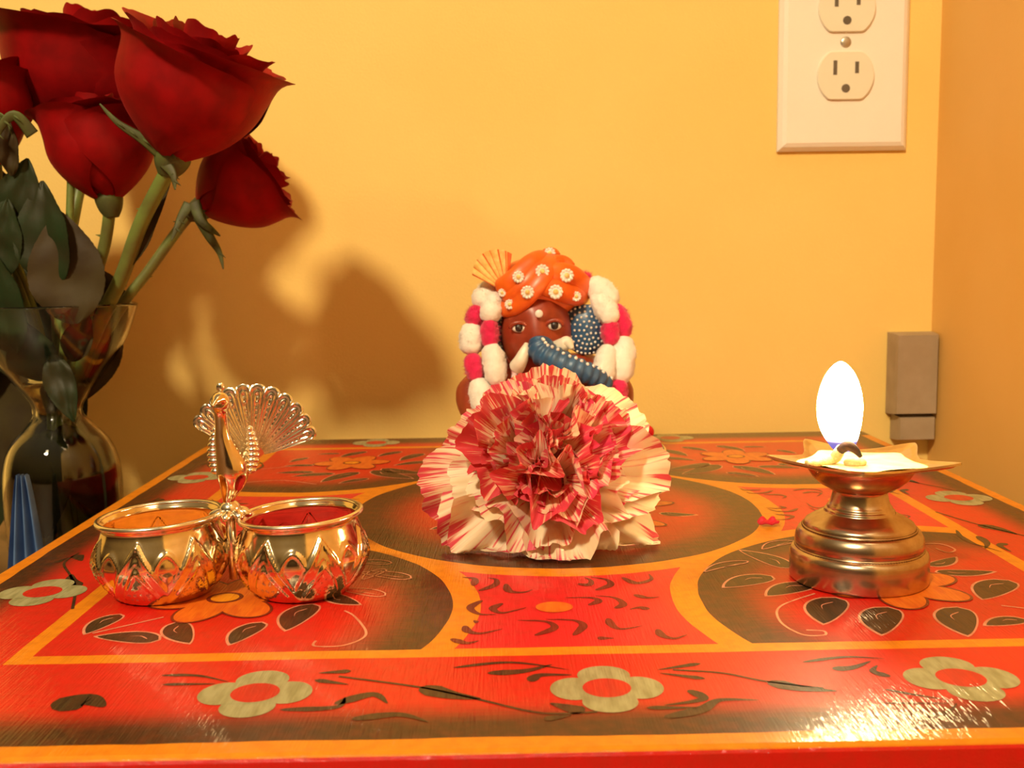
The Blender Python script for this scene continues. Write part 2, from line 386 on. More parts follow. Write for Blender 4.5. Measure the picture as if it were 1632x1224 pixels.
# border sprigs: (width, points)
SP = [(.9, [(-61.4, 39.9), (-41.6, 32.7), (-27.8, 25.4), (-13.4, 17.4), (-1.0, 17.4)], 1), (6, [(-41.1, 32.6), (-34, 28), (-26.8, 25.4)], 0), (4.5, [(-3.8, 17.5), (-11.2, 22.4)], 0), (2.4, [(-13.0, 14.2), (-6.8, 16.0)], 0),
      (1.6, [(-34.0, 44.0), (-19.7, 46.7), (-5.6, 41.3)], 0), (3.2, [(-25.5, 40.2), (-16.6, 41.1), (-9.6, 44.9)], 0), (3.0, [(-15.2, 34.6), (-13.0, 38.3), (-5.3, 38.2)], 0), (2, [(27, 43.8), (15.8, 40.3)], 0), (2, [(26.3, 34.4), (16.0, 38.3)], 0),
      (.9, [(19.5, 40.1), (31.0, 37.6), (40.4, 32.0), (52.3, 27.7)], 1), (5, [(40.4, 32.0), (47, 28), (54.9, 26)], 0), (1.7, [(51.9, 43.3), (63.5, 46.2), (72.6, 44.6)], 0), (3, [(57.9, 38.9), (62.8, 39.4), (68.8, 43.2)], 0), (2.6, [(70, 33.5), (67.2, 36.9), (69.4, 40.5)], 0),
      (1.4, [(66.0, 26.5), (72, 23), (79.1, 19.5)], 0), (.8, [(62.9, 19.1), (79.1, 18.3)], 0), (1.5, [(69.2, 12.2), (75, 14), (79.1, 18.3)], 0), (3, [(21.0, 28.1), (23.5, 23.1), (14.3, 20.1)], 0), (3.4, [(13.2, 14.0), (21.9, 17.5), (27.1, 22.3), (35.8, 21.9)], 0), (2, [(10, 19), (22, 18.5)], 0),
      (2.4, [(-58.9, 43.1), (-66.7, 42.2)], 0), (2.2, [(-66.9, 38), (-58.4, 35)], 0), (2.4, [(-71.8, 21.6), (-59.5, 22.4), (-58.1, 27.8)], 0), (9, [(-123.7, 24.3), (-118, 29), (-112.2, 25.0)], 0), (1.6, [(-105.0, 42.6), (-96, 42), (-87.6, 37.9)], 0), (1.6, [(-103, 37), (-90.3, 36.8)], 0),
      (3.5, [(-60, 24), (-52, 29), (-48, 24)], 0), (3, [(-55, 16), (-45, 18), (-38, 14)], 0), (1, [(103, 33), (122, 28), (140, 36)], 1), (5, [(118, 30), (128, 24)], 0)]
for wd, pts, thin in SP: stroke(pts, wd, 1, .00010, taper=not thin)
# the side borders carry the same sprigs, turned a quarter
for base in (152, 238, 324):
    for wd, pts, thin in SP[:7]:
        stroke([(-(TX*1000-y), base-37+(x+40)) for x, y in pts], wd, 1, .00010, taper=not thin)
        stroke([((TX*1000-y), base+18-(x+40)) for x, y in pts], wd, 1, .00010, taper=not thin)
# comma strokes in the four lens panels
CM = [[(-30.6, 108.6), (-30.5, 115.8), (-34.3, 117.6)], [(-28.9, 103.6), (-24.0, 109.2), (-23.7, 114.7), (-26.4, 116.6)], [(-20.6, 110.1), (-19.7, 103.1), (-15.8, 101.4), (-12.5, 103.9)], [(1.6, 108.9), (4.9, 107.6), (5.9, 111.9), (4.2, 115.3)], [(6.4, 102.2), (11.5, 107.2), (10.7, 112.7), (6.2, 115.2)], [(16.0, 114.6), (19.6, 108.5), (24.7, 111.9), (24.9, 117.5)], [(-27.7, 94.7), (-31.0, 88.5), (-28.4, 82.9), (-23.6, 82.1)], [(-21.7, 91.8), (-24.5, 87.3), (-21.7, 83.4), (-14.9, 87.7)], [(3.2, 88.6), (6.4, 92.2), (4.4, 95.3), (-3.2, 95.7)], [(10.4, 85.4), (13.3, 89.0), (11.4, 94.9), (5.9, 97.2)], [(20.0, 83.9), (17.8, 85.9), (14.5, 84.2)], [(-32.1, 73.5), (-31.1, 69.2), (-27.6, 67.4), (-21.8, 70.4)], [(-29.8, 76.4), (-28.3, 76.7)], [(-13.2, 65.1), (-7.7, 70.5), (-9.8, 75.7), (-17.6, 77.0)], [(-2.9, 64.5), (0.3, 71.8), (-2.0, 76.2), (-9.7, 77.4)], [(7.7, 77.4), (8.0, 72.2), (10.3, 68.7), (16.4, 70.9)], [(20.1, 68.2), (20.5, 63.4), (23.5, 61.1), (27.4, 63.8)], [(-35.5, 63.8), (-31.4, 60.5), (-28.0, 61.9)], [(3.2, 62.2), (7.7, 61.9)], [(17.5, 97.5), (20.9, 94.4), (24.8, 95.1)]]
for c in CM:
    stroke(c, 2.6, 2, .00010)
    stroke([(.93*(y-207)+1, 207+.93*x) for x, y in c], 2.0, 2, .00010)
    stroke([(-.93*(y-207)-1, 207-.93*x) for x, y in c], 2.0, 2, .00010)
    stroke([(x, 411-y) for x, y in c], 2.3, 2, .00010)
for c in [(-6.8, 87.5), (-118, 200), (118, 214), (4, 325)]: ell(c, 5.4, 4.6, 4, .00016)
top.build('tabletop', TM, table, smooth=False)
M_APR = mottled('apron_red', (.5, .015, .008), (.4, .012, .006), 30, .4)
mb = MB(); t_ = .012; i_ = .012
for lo, hi in (((-TX+i_, i_, -.030), (TX-i_, i_+t_, -.016)), ((-TX+i_, TY-i_-t_, -.030), (TX-i_, TY-i_, -.016)), ((-TX+i_, i_+t_, -.030), (-TX+i_+t_, TY-i_-t_, -.016)), ((TX-i_-t_, i_+t_, -.030), (TX-i_, TY-i_-t_, -.016))): mb.box(lo, hi)
mb.build('apron', M_APR, table, smooth=False)
for sx_ in (-1, 1):
    for yy in (.026, TY-.026):
        mb = MB(); mb.lathe([(0, FZ), (.008, FZ), (.010, FZ+.004), (.008, FZ+.009), (.012, FZ+.016), (.013, FZ+.020), (.012, -.016), (0, -.016)], 20, (sx_*(TX-.026), yy, 0)); mb.build('leg', M_APR, table)

# ================================================================== PEACOCK BOWLS
def silver(name, c, rough=.13, bs=.05):
    m, nt, b = pmat(name, c, rough, 1.0)
    n = tnoise(nt, coord(nt), 300, 4); nt.links.new(mixc(nt, n.step(.3, .8), c, tuple(q*.86 for q in c)).s, b.inputs['Base Color'])
    bump(nt, b, tnoise(nt, coord(nt), 260, 2), bs, .0005); return m
M_SILV = silver('worn_silver', (.93, .76, .50), .13)
M_SILV2 = silver('bright_silver', (.99, .91, .76), .20)
holder = empty('peacock_powder_holder', (-.1085, .110, 0), 'silver twin bowl powder holder with a fanned peacock between the two bowls', 'powder holder')
BP = [(0, .0012), (.0128, .0012), (.0136, 0), (.0146, .0006), (.0172, .0035), (.0193, .0072), (.0205, .0112), (.0201, .0150), (.0188, .0186), (.0180, .0208), (.0178, .0222), (.0184, .0232), (.0189, .0238)]
BP = [(r*.965, z) for r, z in BP]
BPs = spline(BP[3:], 7)
def emb(a, z, ph):
    if z < .001 or z > .0215: return 0
    n = 7; P = 2*pi/n; q = ((a+ph) % P)/P; s = abs(q-.5)*2; g = lambda d, wd: exp(-(d/wd)**2); z = z*1000
    zl = 19.5-15.5*s; h = g((z-zl)*.7, .75)*.75 + g((z-zl+2.0)*.7, .5)*.25
    zl4 = 15.5-14*s; h += g((z-zl4)*.8, .4)*.3 if s < .8 else 0
    if s < .7: zl2 = 12.0-13.5*s; h += g((z-zl2)*.8, .6)*.6
    if s < .6 and z < 11.5-14*s and z > 2: h += .26*(sin(z*4.6)*sin((q-.5)*75))
    s2 = 1-s
    if z > zl+1: h += g((z-(16.5-26*s2*s2)), .7)*.45
    return h*.0013*min(1, (z-1)/2)
for bx_, ph in ((-.1253, .30), (-.0828, .62)):
    mb = MB(); n = 224
    outer = BP[:3]+BPs; inner = [(max(r-.0007, 0), z+.0003) for r, z in reversed(BPs)]+[(0, .0022)]
    prof = outer+[(.0183, .0241), (.0178, .0241)]+inner
    cx_, cy_ = bx_, .108
    L = len(prof); no = len(outer)
    vs = []
    for i in range(n):
        a = 2*pi*i/n
        for j, (r, z) in enumerate(prof):
            rr_ = r+(emb(a, z, ph) if j >= 3 else 0) if r > .012 else r
            x_ = rr_*cos(a); zz = z*(1+.035*x_/.02)
            vs.append((cx_+x_, cy_+rr_*sin(a), zz))
    fs = [(i*L+j, ((i+1) % n)*L+j, ((i+1) % n)*L+j+1, i*L+j+1) for i in range(n) for j in range(L-1)]
    mb.add(vs, fs); bo = mb.build('bowl', M_SILV, holder)
    mb = MB(); mb.tube([(cx_+.0182*cos(a), cy_+.0182*sin(a), .0240*(1+.035*.0182*cos(a)/.02)) for a in [2*pi*k/72 for k in range(73)]], .00085, 8, cap=False); mb.build('rim', M_SILV2, bo)
mb = MB(); J = V((-.1041, .108, .0258))
mb.ball(J, (.0032, .0032, .0028), 10)
for k in range(8):
    a = 2*pi*k/8; R3 = Matrix.Rotation(a, 3, 'Z') @ Matrix.Rotation(.35, 3, 'Y')
    mb.ball(J+V((.0042*cos(a), .0042*sin(a), -.0012)), (.0026, .0016, .0013), 8, rot=R3)
mb.tube([(-.1041, .108, .004), (-.1041, .108, .026)], [.0012, .0016], 10)
mb.build('joint', M_SILV2, holder)
# peacock body
mb = MB()
p_, r_ = srt([((-.1044, .108, .0270), .0016), ((-.1042, .108, .0300), .0022), ((-.1030, .1075, .0345), .0042), ((-.1026, .107, .0385), .0048), ((-.1036, .106, .0435), .0036), ((-.1044, .105, .0480), .0025), ((-.1045, .1045, .0525), .0020), ((-.1044, .104, .0562), .0021), ((-.1041, .103, .0588), .0028), ((-.1041, .1015, .0602), .0023), ((-.1045, .0990, .0598), .0010), ((-.1049, .0970, .0588), .0003)], 8)
mb.tube(p_, r_, 20); mb.build('peacock_body', M_SILV, holder)
mb = MB(); mb.ball((-.1041, .1035, .0636), (.0013, .0008, .0015), 8)
for k in (-1, 0, 1): mb.tube([(-.1041, .1035, .0605), (-.1041+k*.0006, .1036, .0630)], .0003, 6)
mb.build('crest', M_SILV2, holder)
for s_ in (-1, 1):
    mb = MB()
    for k in range(9):
        t = k/8; mb.ball((-.1026+s_*(.0052+.0006*sin(pi*t)), .1085+.0012*t, .0375+.0125*t), (.0021*(.5+.6*sin(pi*(t*.8+.2))), .0016, .0011), 7)
    mb.build('wing', M_SILV2, holder)
# fan tail
FC = V((-.0988, .1165, .0400)); NF = 11; A0, A1 = radians(150), radians(16)
def fan(u, v, back=0):
    a = A0+(A1-A0)*u; k = u*NF; q = (k % 1) if u < 1 else 1.0; s = abs(q-.5)*2
    R = .0236*(.90+.10*sin(u*pi)); R -= .0017*(1-sqrt(max(0, 1-s**2.2)))
    r = .0035+(R-.0035)*v
    a2 = a+(.10*(1-v)**2)*(0.5-u)*2
    h = 0
    if back == 0:
        h = .00045*exp(-((s-.95)/.20)**2)+.00045*exp(-((v-.97+.05*s*s)/.045)**2)+.0004*exp(-((s-.42)/.11)**2)*exp(-(max(0, v-.80)/.05)**2)+.0004*exp(-((sqrt((s*.42)**2+((v-.80)*2.2)**2)-.19)/.06)**2)+.00022*exp(-(s/.22)**2)*sin(v*75)*(1 if v < .9 else 0)
    y = -h-.0015*(1-v)+.0008*back+.003*(1-v)**2
    return (FC.x+r*cos(a2), FC.y+y+.0002*r, FC.z+r*sin(a2)*.98)
mb = MB(); nu, nv = 11*18, 40
mb.grid(lambda u, v: fan(u, v), nu, nv); mb.grid(lambda u, v: fan(u, v, 1), nu, nv)
# side walls
def edge(seq):
    k = len(mb.v); vs = []
    for u, v in seq: vs += [fan(u, v), fan(u, v, 1)]
    mb.add(vs, [(2*i, 2*i+2, 2*i+3, 2*i+1) for i in range(len(seq)-1)])
edge([(i/nu, 1) for i in range(nu+1)]); edge([(0, j/nv) for j in range(nv+1)]); edge([(1, j/nv) for j in range(nv+1)]); edge([(i/nu, 0) for i in range(nu+1)])
mb.build('tail_fan', M_SILV2, holder)
mb = MB(); mb.tube([(-.1032, .108, .034), (-.1010, .1125, .038), (-.0990, .1165, .043)], [.0022, .0024, .0020], 10); mb.build('tail_stem', M_SILV, holder)
# powders
def powder(name, c, bx_, z, mat, label, cat):
    mb = MB(); n = 40
    def fn(u, v):
        r = .0188*v; a = 2*pi*u; x_, y_ = r*cos(a), r*sin(a)
        return (bx_+x_, .108+y_, z+.0010*(1-v)*1.5+.0009*noise.noise(V((x_*260+c, y_*260, 0)))+.0004*noise.noise(V((x_*900, y_*900, c))))
    mb.grid(fn, n, 20, closeu=True)
    mb.grid(lambda u, v: (bx_+(.0120+.0058*v)*cos(2*pi*u), .108+(.0120+.0058*v)*sin(2*pi*u), .0032+(z-.0034)*v), n, 3, closeu=True)
    mb.grid(lambda u, v: (bx_+.0125*v*cos(2*pi*u), .108+.0125*v*sin(2*pi*u), .0032), n, 2, closeu=True)
    tag(mb.build(name, mat), label, cat, kind='stuff')
M_TUR = mottled('turmeric', (.75, .26, .01), (.62, .18, .008), 500, .8, bstr=.5)
M_KUM = mottled('kumkum', (.50, .003, .006), (.36, .002, .004), 500, .8, bstr=.5)
powder('turmeric_powder', 1.0, -.1253, .0105, M_TUR, 'orange yellow turmeric powder inside the left silver bowl', 'powder')
powder('kumkum_powder', 5.0, -.0828, .0115, M_KUM, 'deep red powder inside the right silver bowl', 'powder')

# ================================================================== BRASS OIL LAMP
def brass(name, c1, c2, rough):
    m, nt, b = pmat(name, c1, rough, 1.0)
    o = coord(nt); n = tnoise(nt, o, 110, 5, .65); c = mixc(nt, n.step(.35, .7), c1, c2); nt.links.new(c.s, b.inputs['Base Color'])
    g = tnoise(nt, coord(nt, scale=(.15, .15, 6)), 260, 3)
    bump(nt, b, g, .06, .0004)
    r = n*.16+(rough-.05); nt.links.new(r.s, b.inputs['Roughness']); return m
M_BR = brass('aged_brass', (.64, .52, .37), (.48, .33, .20), .21)
M_BRC = brass('copper_tinged_brass', (.58, .33, .18), (.45, .24, .12), .26)
LX, LY = .0888, .110
lamp = empty('oil_lamp', (LX, LY, 0), 'small brass oil lamp with a stepped round base and star shaped top', 'oil lamp')
def beads(prof):
    return prof
mb = MB(); mb.lathe([(0, .0004), (.0196, 0), (.0205, .0005), (.0207, .0012), (.0207, .0080), (.0203, .0092), (.0197, .0098), (.0189, .0100), (.0188, .0106), (.0191, .0112), (.0192, .0120), (.0189, .0140), (.0181, .0157), (.0172, .0163), (.0167, .0162), (.0165, .0167), (.0166, .0173), (.0160, .0182), (.0140, .0195), (.0118, .0206), (.0106, .0213)], 96, (LX, LY, 0)); mb.build('base', M_BR, lamp)
for rr_, zz, nb in ((.0168, .0166, 110), (.0189, .0103, 130)):
    mb = MB()
    mb.lathe([(rr_+.0003*cos(a), zz+.0003*sin(a)) for a in [2*pi*k/8 for k in range(9)]], nb*2, (LX, LY, 0), fn=lambda a, r, z: (r+.00012*cos(a*nb), z)); mb.build('beaded_ring', M_BR, lamp)
mb = MB(); mb.lathe([(.0106, .0212), (.0103, .0216), (.0104, .0220), (.0100, .0222), (.0096, .0226), (.0097, .0230), (.0092, .0234), (.0086, .0250), (.0082, .0268), (.0081, .0280), (.0084, .0286)], 72, (LX, LY, 0)); mb.build('stem', M_BR, lamp)
mb = MB(); mb.lathe([(0, .0278), (.0086, .0280), (.0094, .0286), (.0120, .0300), (.0143, .0320), (.0156, .0342), (.0160, .0358), (.0158, .0366)], 72, (LX, LY, 0)); mb.build('cup', M_BRC, lamp)
def star(a, shift=0):
    d = min(abs(((a-pi-2*pi*k/5+pi) % (2*pi))-pi) for k in range(5))
    return .0178+.0112*exp(-(d/.27)**1.35)
def tray(u, v, dn=0):
    a = 2*pi*u; R = star(a); r = R*v
    z = .0362+.0002*(v*v)
    out = max(0, r-.0150); z += out*.13-.0006*exp(-((r-.0155)/.002)**2)
    spike = max(0, (R-.0180)/.011); z += .0006*spike*v**3-.0006*spike*exp(-((v-.75)/.15)**2)
    if v > .93: z += .0005
    return (LX+r*cos(a), LY+r*sin(a), z-dn)
mb = MB(); mb.grid(lambda u, v: tray(u, v), 240, 24, closeu=True); mb.grid(lambda u, v: tray(u, v, .0007), 240, 24, closeu=True)
vs = []
for i in range(240): vs += [tray(i/240, 1), tray(i/240, 1, .0007)]
mb.add(vs, [(2*i, (2*i+2) % 480, (2*i+3) % 480, 2*i+1) for i in range(240)])
mb.build('star_tray', silver('tray_brass', (.92, .74, .42), .28), lamp)
M_GHEE = mottled('melted_ghee', (.92, .80, .45), (.88, .74, .38), 200, .12, Subsurface_Weight=.3, Subsurface_Radius=(.004, .003, .001))
mb = MB(); mb.grid(lambda u, v: (LX+(.0150+(star(2*pi*u)-.0178)*.45)*v*cos(2*pi*u), LY+(.0150+(star(2*pi*u)-.0178)*.45)*v*sin(2*pi*u), .0370+.0003*noise.noise(V((v*3*cos(2*pi*u), v*3*sin(2*pi*u), 1)))), 64, 12, closeu=True)
tag(mb.build('melted_ghee', M_GHEE), 'pale melted ghee pooled in the star shaped lamp top', 'ghee', kind='stuff')
wx, wy = .0826, .108
M_COT = mottled('cotton_wick', (.85, .70, .35), (.7, .5, .2), 700, .9, bstr=.4)
M_CHAR = mottled('charred_wick', (.02, .012, .010), (.06, .02, .01), 700, .9)
wick = empty('cotton_wick', (wx, wy, .0372), 'twisted cotton wick with charred tip lying in the brass oil lamp', 'wick')
mb = MB(); p_, r_ = srt([((.0700, .1030, .0379), .0009), ((.0745, .1045, .0378), .0013), ((.0790, .1060, .0385), .0016), ((.0800, .1050, .0402), .0017), ((.0815, .1065, .0418), .0013)]); mb.tube(p_, r_, 12)
mb.ball((.0848, .1035, .0378), (.0035, .0022, .0016), 8)
mb.build('wick_body', M_COT, wick)
mb = MB(); p_, r_ = srt([((.0806, .1052, .0410), .0014), ((.0818, .1020, .0432), .0015), ((.0838, .1010, .0422), .0012), ((.0856, .1010, .0400), .0006)]); mb.tube(p_, r_, 10); mb.build('charred_tip', M_CHAR, wick)
# flame
m = bpy.data.materials.new('flame'); m.use_nodes = True; nt = m.node_tree; nt.nodes.clear()
out = nt.nodes.new('ShaderNodeOutputMaterial'); em = nt.nodes.new('ShaderNodeEmission'); tr = nt.nodes.new('ShaderNodeBsdfTransparent'); mxn = nt.nodes.new('ShaderNodeMixShader')
X, Y, Z = xyz(nt, coord(nt))
t = Z.step(.0005, .0070)
c = mixc(nt, t, (.10, .12, .9), (1, .72, .34)); nt.links.new(c.s, em.inputs[0])
st = Z.step(.003, .0085)*150.0+.9; nt.links.new(st.s, em.inputs[1])
op = Z.step(-.002, .006)*.55+.45; nt.links.new(op.s, mxn.inputs[0])
nt.links.new(tr.outputs[0], mxn.inputs[1]); nt.links.new(em.outputs[0], mxn.inputs[2]); nt.links.new(mxn.outputs[0], out.inputs[0])
M_FL = m
mb = MB(); FO = (.0812, .107, .0405)
fp = spline([(0, 0), (.0026, .0003), (.0044, .0030), (.0059, .0070), (.0067, .0112), (.0067, .0155), (.0058, .0200), (.0042, .0238), (.0021, .0264), (.0006, .0274), (0, .0275)], 6)
mb.lathe(fp, 40, FO, fn=None)
mb.v = [(x+.0016*(1-(z-.0405)/.012)**2*(z < .0525)-.0002, FO[1]+(y-FO[1])*.8, z) for x, y, z in mb.v]
fl = mb.build('lamp_flame', M_FL, origin=FO); tag(fl, 'bright white and yellow flame burning on the wick of the brass lamp', 'flame')

# ================================================================== CLAY FIGURINE
def F(px, py, Y=.300):
    """figurine measured in a plane at Y=.300, carried to depth Y"""
    x = .0039+(px-878)*.000308; z = .1051-(py-398)*.000304; k = (Y-CAM.y)/(.3-CAM.y)
    return V((CAM.x+(x-CAM.x)*k, Y, CAM.z+(z-CAM.z)*k))
def clay(name, c1, c2, rough=.42, sc=120):
    return mottled(name, c1, c2, sc, rough, bstr=.08, Coat_Weight=.25, Coat_Roughness=.3)
M_CLAY = clay('red_brown_clay', (.34, .045, .014), (.24, .028, .009))
M_TURB = clay('orange_turban_paint', (.82, .14, .008), (.72, .10, .006))
M_BLUE = clay('blue_paint', (.035, .11, .24), (.025, .08, .18))
M_WHT = clay('white_paint_dots', (.85, .80, .74), (.78, .72, .66))
M_GOLD = clay('gold_paint', (.90, .66, .24), (.78, .48, .12), .3, 400)
M_BLK = clay('black_paint', (.02, .01, .01), (.03, .015, .01))
M_TUSK = clay('tusk_paint', (.85, .78, .66), (.75, .66, .52))
M_DGRN = clay('dark_green_paint', (.03, .045, .015), (.05, .05, .02))
fig = empty('elephant_figurine', (0, .300, 0), 'painted clay elephant headed figurine in an orange turban, seated behind the carnation', 'figurine')
# plinth
mb = MB(); mb.lathe([(0, 0), (.050, 0), (.0515, .001), (.0515, .0085), (.0500, .0108), (.0480, .0115), (0, .0115)], 80, (.0065, .298, 0), mi=0); pl = mb.build('plinth', M_DGRN, fig)
mb = MB(); mb.lathe([(.0516+.0007*cos(a), .0080+.0007*sin(a)) for a in [2*pi*k/8 for k in range(9)]], 80, (.0065, .298, 0)); mb.build('plinth_rim', M_GOLD, pl)
# body: one continuous skinned surface
sk_v = [((0, .306, .018), .021), ((0, .300, .030), .0235), ((0, .303, .043), .0185), ((0, .304, .054), .0125),
        ((-.021, .304, .046), .0095), ((-.0375, .300, .036), .0088), ((-.033, .286, .026), .0070), ((-.024, .277, .028), .0058),
        ((.021, .304, .046), .0095), ((.0375, .300, .036), .0088), ((.033, .286, .026), .0070), ((.024, .277, .028), .0058),
        ((-.026, .293, .0155), .0125), ((-.033, .276, .0145), .0092), ((-.014, .267, .0130), .0070), ((-.004, .264, .0125), .0060),
        ((.026, .293, .0155), .0125), ((.033, .276, .0145), .0092), ((.014, .267, .0130), .0070), ((.008, .264, .0125), .0060)]
sk_e = [(0, 1), (1, 2), (2, 3), (2, 4), (4, 5), (5, 6), (6, 7), (2, 8), (8, 9), (9, 10), (10, 11), (0, 12), (12, 13), (13, 14), (14, 15), (0, 16), (16, 17), (17, 18), (18, 19)]
me = bpy.data.meshes.new('body'); me.from_pydata([v for v, r in sk_v], sk_e, []); me.materials.append(M_CLAY)
bo = bpy.data.objects.new('body', me); COL.objects.link(bo); bo.parent = fig; bo.location = -V(fig.location)
s_ = mod(bo, 'SKIN'); s_.use_smooth_shade = True
for i, (v, r) in enumerate(sk_v): me.skin_vertices[0].data[i].radius = (r, r)
me.skin_vertices[0].data[0].use_root = True
mod(bo, 'SUBSURF', levels=2, render_levels=2)
# head
HC = F(853, 532, .298)
def headf(u, v):
    th = 2*pi*u; ph = pi*v; x = sin(ph)*cos(th); y = sin(ph)*sin(th); z = cos(ph)
    rx = .0170*(1+.05*z-.10*max(0, -z)**2); 
    px_, py_, pz = x*rx, y*.0150, z*.0235
    if y < 0:
        f = -y
        py_ -= .0042*exp(-(x/.32)**2)*f*(.55+.45*max(0, -z+.35))          # bridge of the trunk
        py_ -= .0016*exp(-((abs(x)-.62)/.22)**2-((z+.30)/.35)**2)*f       # cheeks
        py_ += .0018*exp(-((abs(x)-.50)/.13)**2-((z-.22)/.13)**2)*f       # eye sockets
        py_ -= .0020*exp(-((abs(x)-.40)/.28)**2-((z-.62)/.22)**2)*f       # twin brow domes
    return (HC.x+px_, HC.y+py_, HC.z+pz)
mb = MB(); mb.grid(headf, 72, 48, closeu=True); head = mb.build('head', M_CLAY, fig)
# eyes
for (ex, ey, rr_) in ((826, 518, 1), (882, 515, 1)):
    E = F(ex, ey+3, .2850)
    if ex > 860: E.y = .2840
    eye = MB(); eye.ball(E, (.0034, .0020, .0022), 10, 0); eye = eye.build('eye', M_WHT, head)
    mb = MB(); mb.ball(E+V((0, -.0011, .0001)), (.0020, .0014, .0020), 10, 0); mb.build('iris', M_BLK, eye)
    mb = MB(); mb.tube([tuple(E+V((.0040*cos(a), -.0006-.0012*sin(a), .0000+.0026*sin(a)))) for a in [pi*k/12 for k in range(13)]], .0010, 8); mb.build('eyelid', M_CLAY, eye)
mb = MB(); T = F(858, 499, .2795); mb.ball(T, (.0019, .0008, .0019), 8); mb.build('forehead_dot', M_WHT, head)
# trunk: bare clay root then blue sleeve with dots
TP = [F(860, 535, .2815), F(860, 550, .279), F(864, 562, .2755), F(880, 572, .2730), F(905, 584, .2720), F(930, 594, .2725), F(950, 604, .2745), F(962, 616, .278)]
p_, r_ = srt([(TP[0], .0040), (TP[1], .0058), (TP[2], .0062), (TP[3], .0060), (TP[4], .0056), (TP[5], .0050), (TP[6], .0045), (TP[7], .0042)], 14)
r2_ = [r*(1+.07*sin(i*.9)) for i, r in enumerate(r_)]
mb = MB(); mb.tube(p_[6:], r2_[6:], 24, 0)
for i in range(18, len(p_)-4, 5):
    d = (V(p_[i+1])-V(p_[i-1])).normalized(); n_ = V((.10, -.55, .80)); n_ = (n_-d*n_.dot(d)).normalized()
    mb.ball(V(p_[i])+n_*(r2_[i]*1.02), .00085, 6, 1)
mb.build('trunk', [M_BLUE, M_WHT], head)
# tusks
for pts in ([F(822, 584, .281), F(828, 574, .278), F(834, 560, .2775), F(838, 546, .279)], [F(884, 556, .281), F(896, 549, .277), F(903, 545, .2755), F(910, 566, .2765)][:3]+[F(910, 556, .274)]):
    p_, r_ = srt(list(zip(pts, (.0038, .0033, .0026, .0010))), 6); mb = MB(); mb.tube(p_, r_, 14); mb.build('tusk', M_TUSK, head)
# ears
def ear(cx_, cz_, rx, rz, s_, yb):
    c = F(cx_, cz_, yb); mb = MB()
    def sf(u, v, back=0):
        a = 2*pi*u; r = v; x = r*cos(a)*rx*(1+.10*sin(a)); z = r*sin(a)*rz+.0006*sin(3*a)*r
        y = -.0030*(1-r*r)+.0024*abs(x)/rx+(.0016 if back else -.0016*sqrt(max(0, 1-r**4)))
        return V((c.x+x, c.y+y, c.z+z))
    mb.grid(lambda u, v: sf(u, v), 48, 14, closeu=True); mb.grid(lambda u, v: sf(u, v, 1), 48, 14, closeu=True)
    for ring_, cnt in ((.93, 30), (.74, 22), (.55, 17), (.36, 11), (.16, 5)):
        for k in range(cnt):
            u = (k+.5*(cnt % 2))/cnt; mb.ball(sf(u, ring_)+V((0, -.0001, 0)), .00062, 5, 1)
    mb.build('ear', [M_BLUE, M_WHT], fig)
ear(934, 526, .0115, .0128, 1, .297); ear(787, 528, .0095, .0118, -1, .300)
# turban
DC = V((HC.x+.0008, .303, .0862)); DR = V((.0225, .0175, .0155))
mb = MB(); mb.ball(DC, tuple(DR), 20); turban = mb.build('turban', M_TURB, fig)
def on_dome(px, py, off=.0010):
    """front surface of the turban dome under a measured point"""
    P = F(px, py, .288); x = (P.x-DC.x)/DR.x; z = (P.z-DC.z)/DR.z; q = max(0.0, 1-x*x-z*z)
    return V((P.x, DC.y-DR.y*sqrt(q)-off, P.z))
T3 = lambda x, y: (660+x/3.886, 370+y/3.886)
bands = [([(530, 450), (575, 455), (640, 425), (715, 355), (785, 270), (830, 200), (850, 150)], .0060),
         ([(530, 345), (590, 320), (660, 270), (720, 215), (770, 180), (820, 160)], .0060),
         ([(775, 325), (840, 345), (920, 372), (1000, 398), (1065, 410)], .0050),
         ([(840, 270), (900, 260), (970, 280), (1030, 320), (1080, 360)], .0060),
         ([(560, 400), (630, 370), (700, 310), (760, 240), (800, 190)], .0046),
         ([(860, 200), (920, 200), (965, 235)], .0045)]
for pts, rad in bands:
    pp = spline([tuple(on_dome(*T3(*q))) for q in pts], 6); K = len(pp)
    rs = [rad*(.55+.45*sin(pi*min(1, max(0, (i+2)/(K+3))))**.5) for i in range(K)]
    mb = MB(); mb.tube(pp, rs, 20, 0, flat=.62, up=(0, -1, 0)); mb.build('turban_fold', M_TURB, turban)
mb = MB(); K = on_dome(*T3(850, 160)); mb.ball(K+V((0, .001, .0008)), (.0052, .0050, .0046), 10); mb.build('top_knot', M_TURB, turban)
# flower marks on the cloth: petals of white dots round a yellow centre
for (qx, qy, r) in ((645, 272, 40), (790, 240, 46), (940, 268, 46), (698, 365, 44), (868, 366, 48), (590, 440, 34), (998, 398, 34), (545, 368, 28), (845, 130, 40), (725, 165, 26)):
    c0 = on_dome(*T3(qx, qy), .0062 if r > 30 else .0050); R_ = r/3.886*.000304; mb = MB()
    for k in range(11):
        a = 2*pi*k/11; d = V((cos(a), 0, sin(a)))
        mb.ball(c0+d*R_*.72+V((0, .0004, 0)), (R_*.22, .0007, R_*.22), 5, 0)
    mb.ball(c0+V((0, .0002, 0)), (R_*.36, .0010, R_*.36), 6, 1); mb.ball(c0+V((0, .0006, 0)), (R_*.86, .0006, R_*.86), 8, 0)
    mb.build('flower_mark', [M_WHT, M_GOLD], turban)
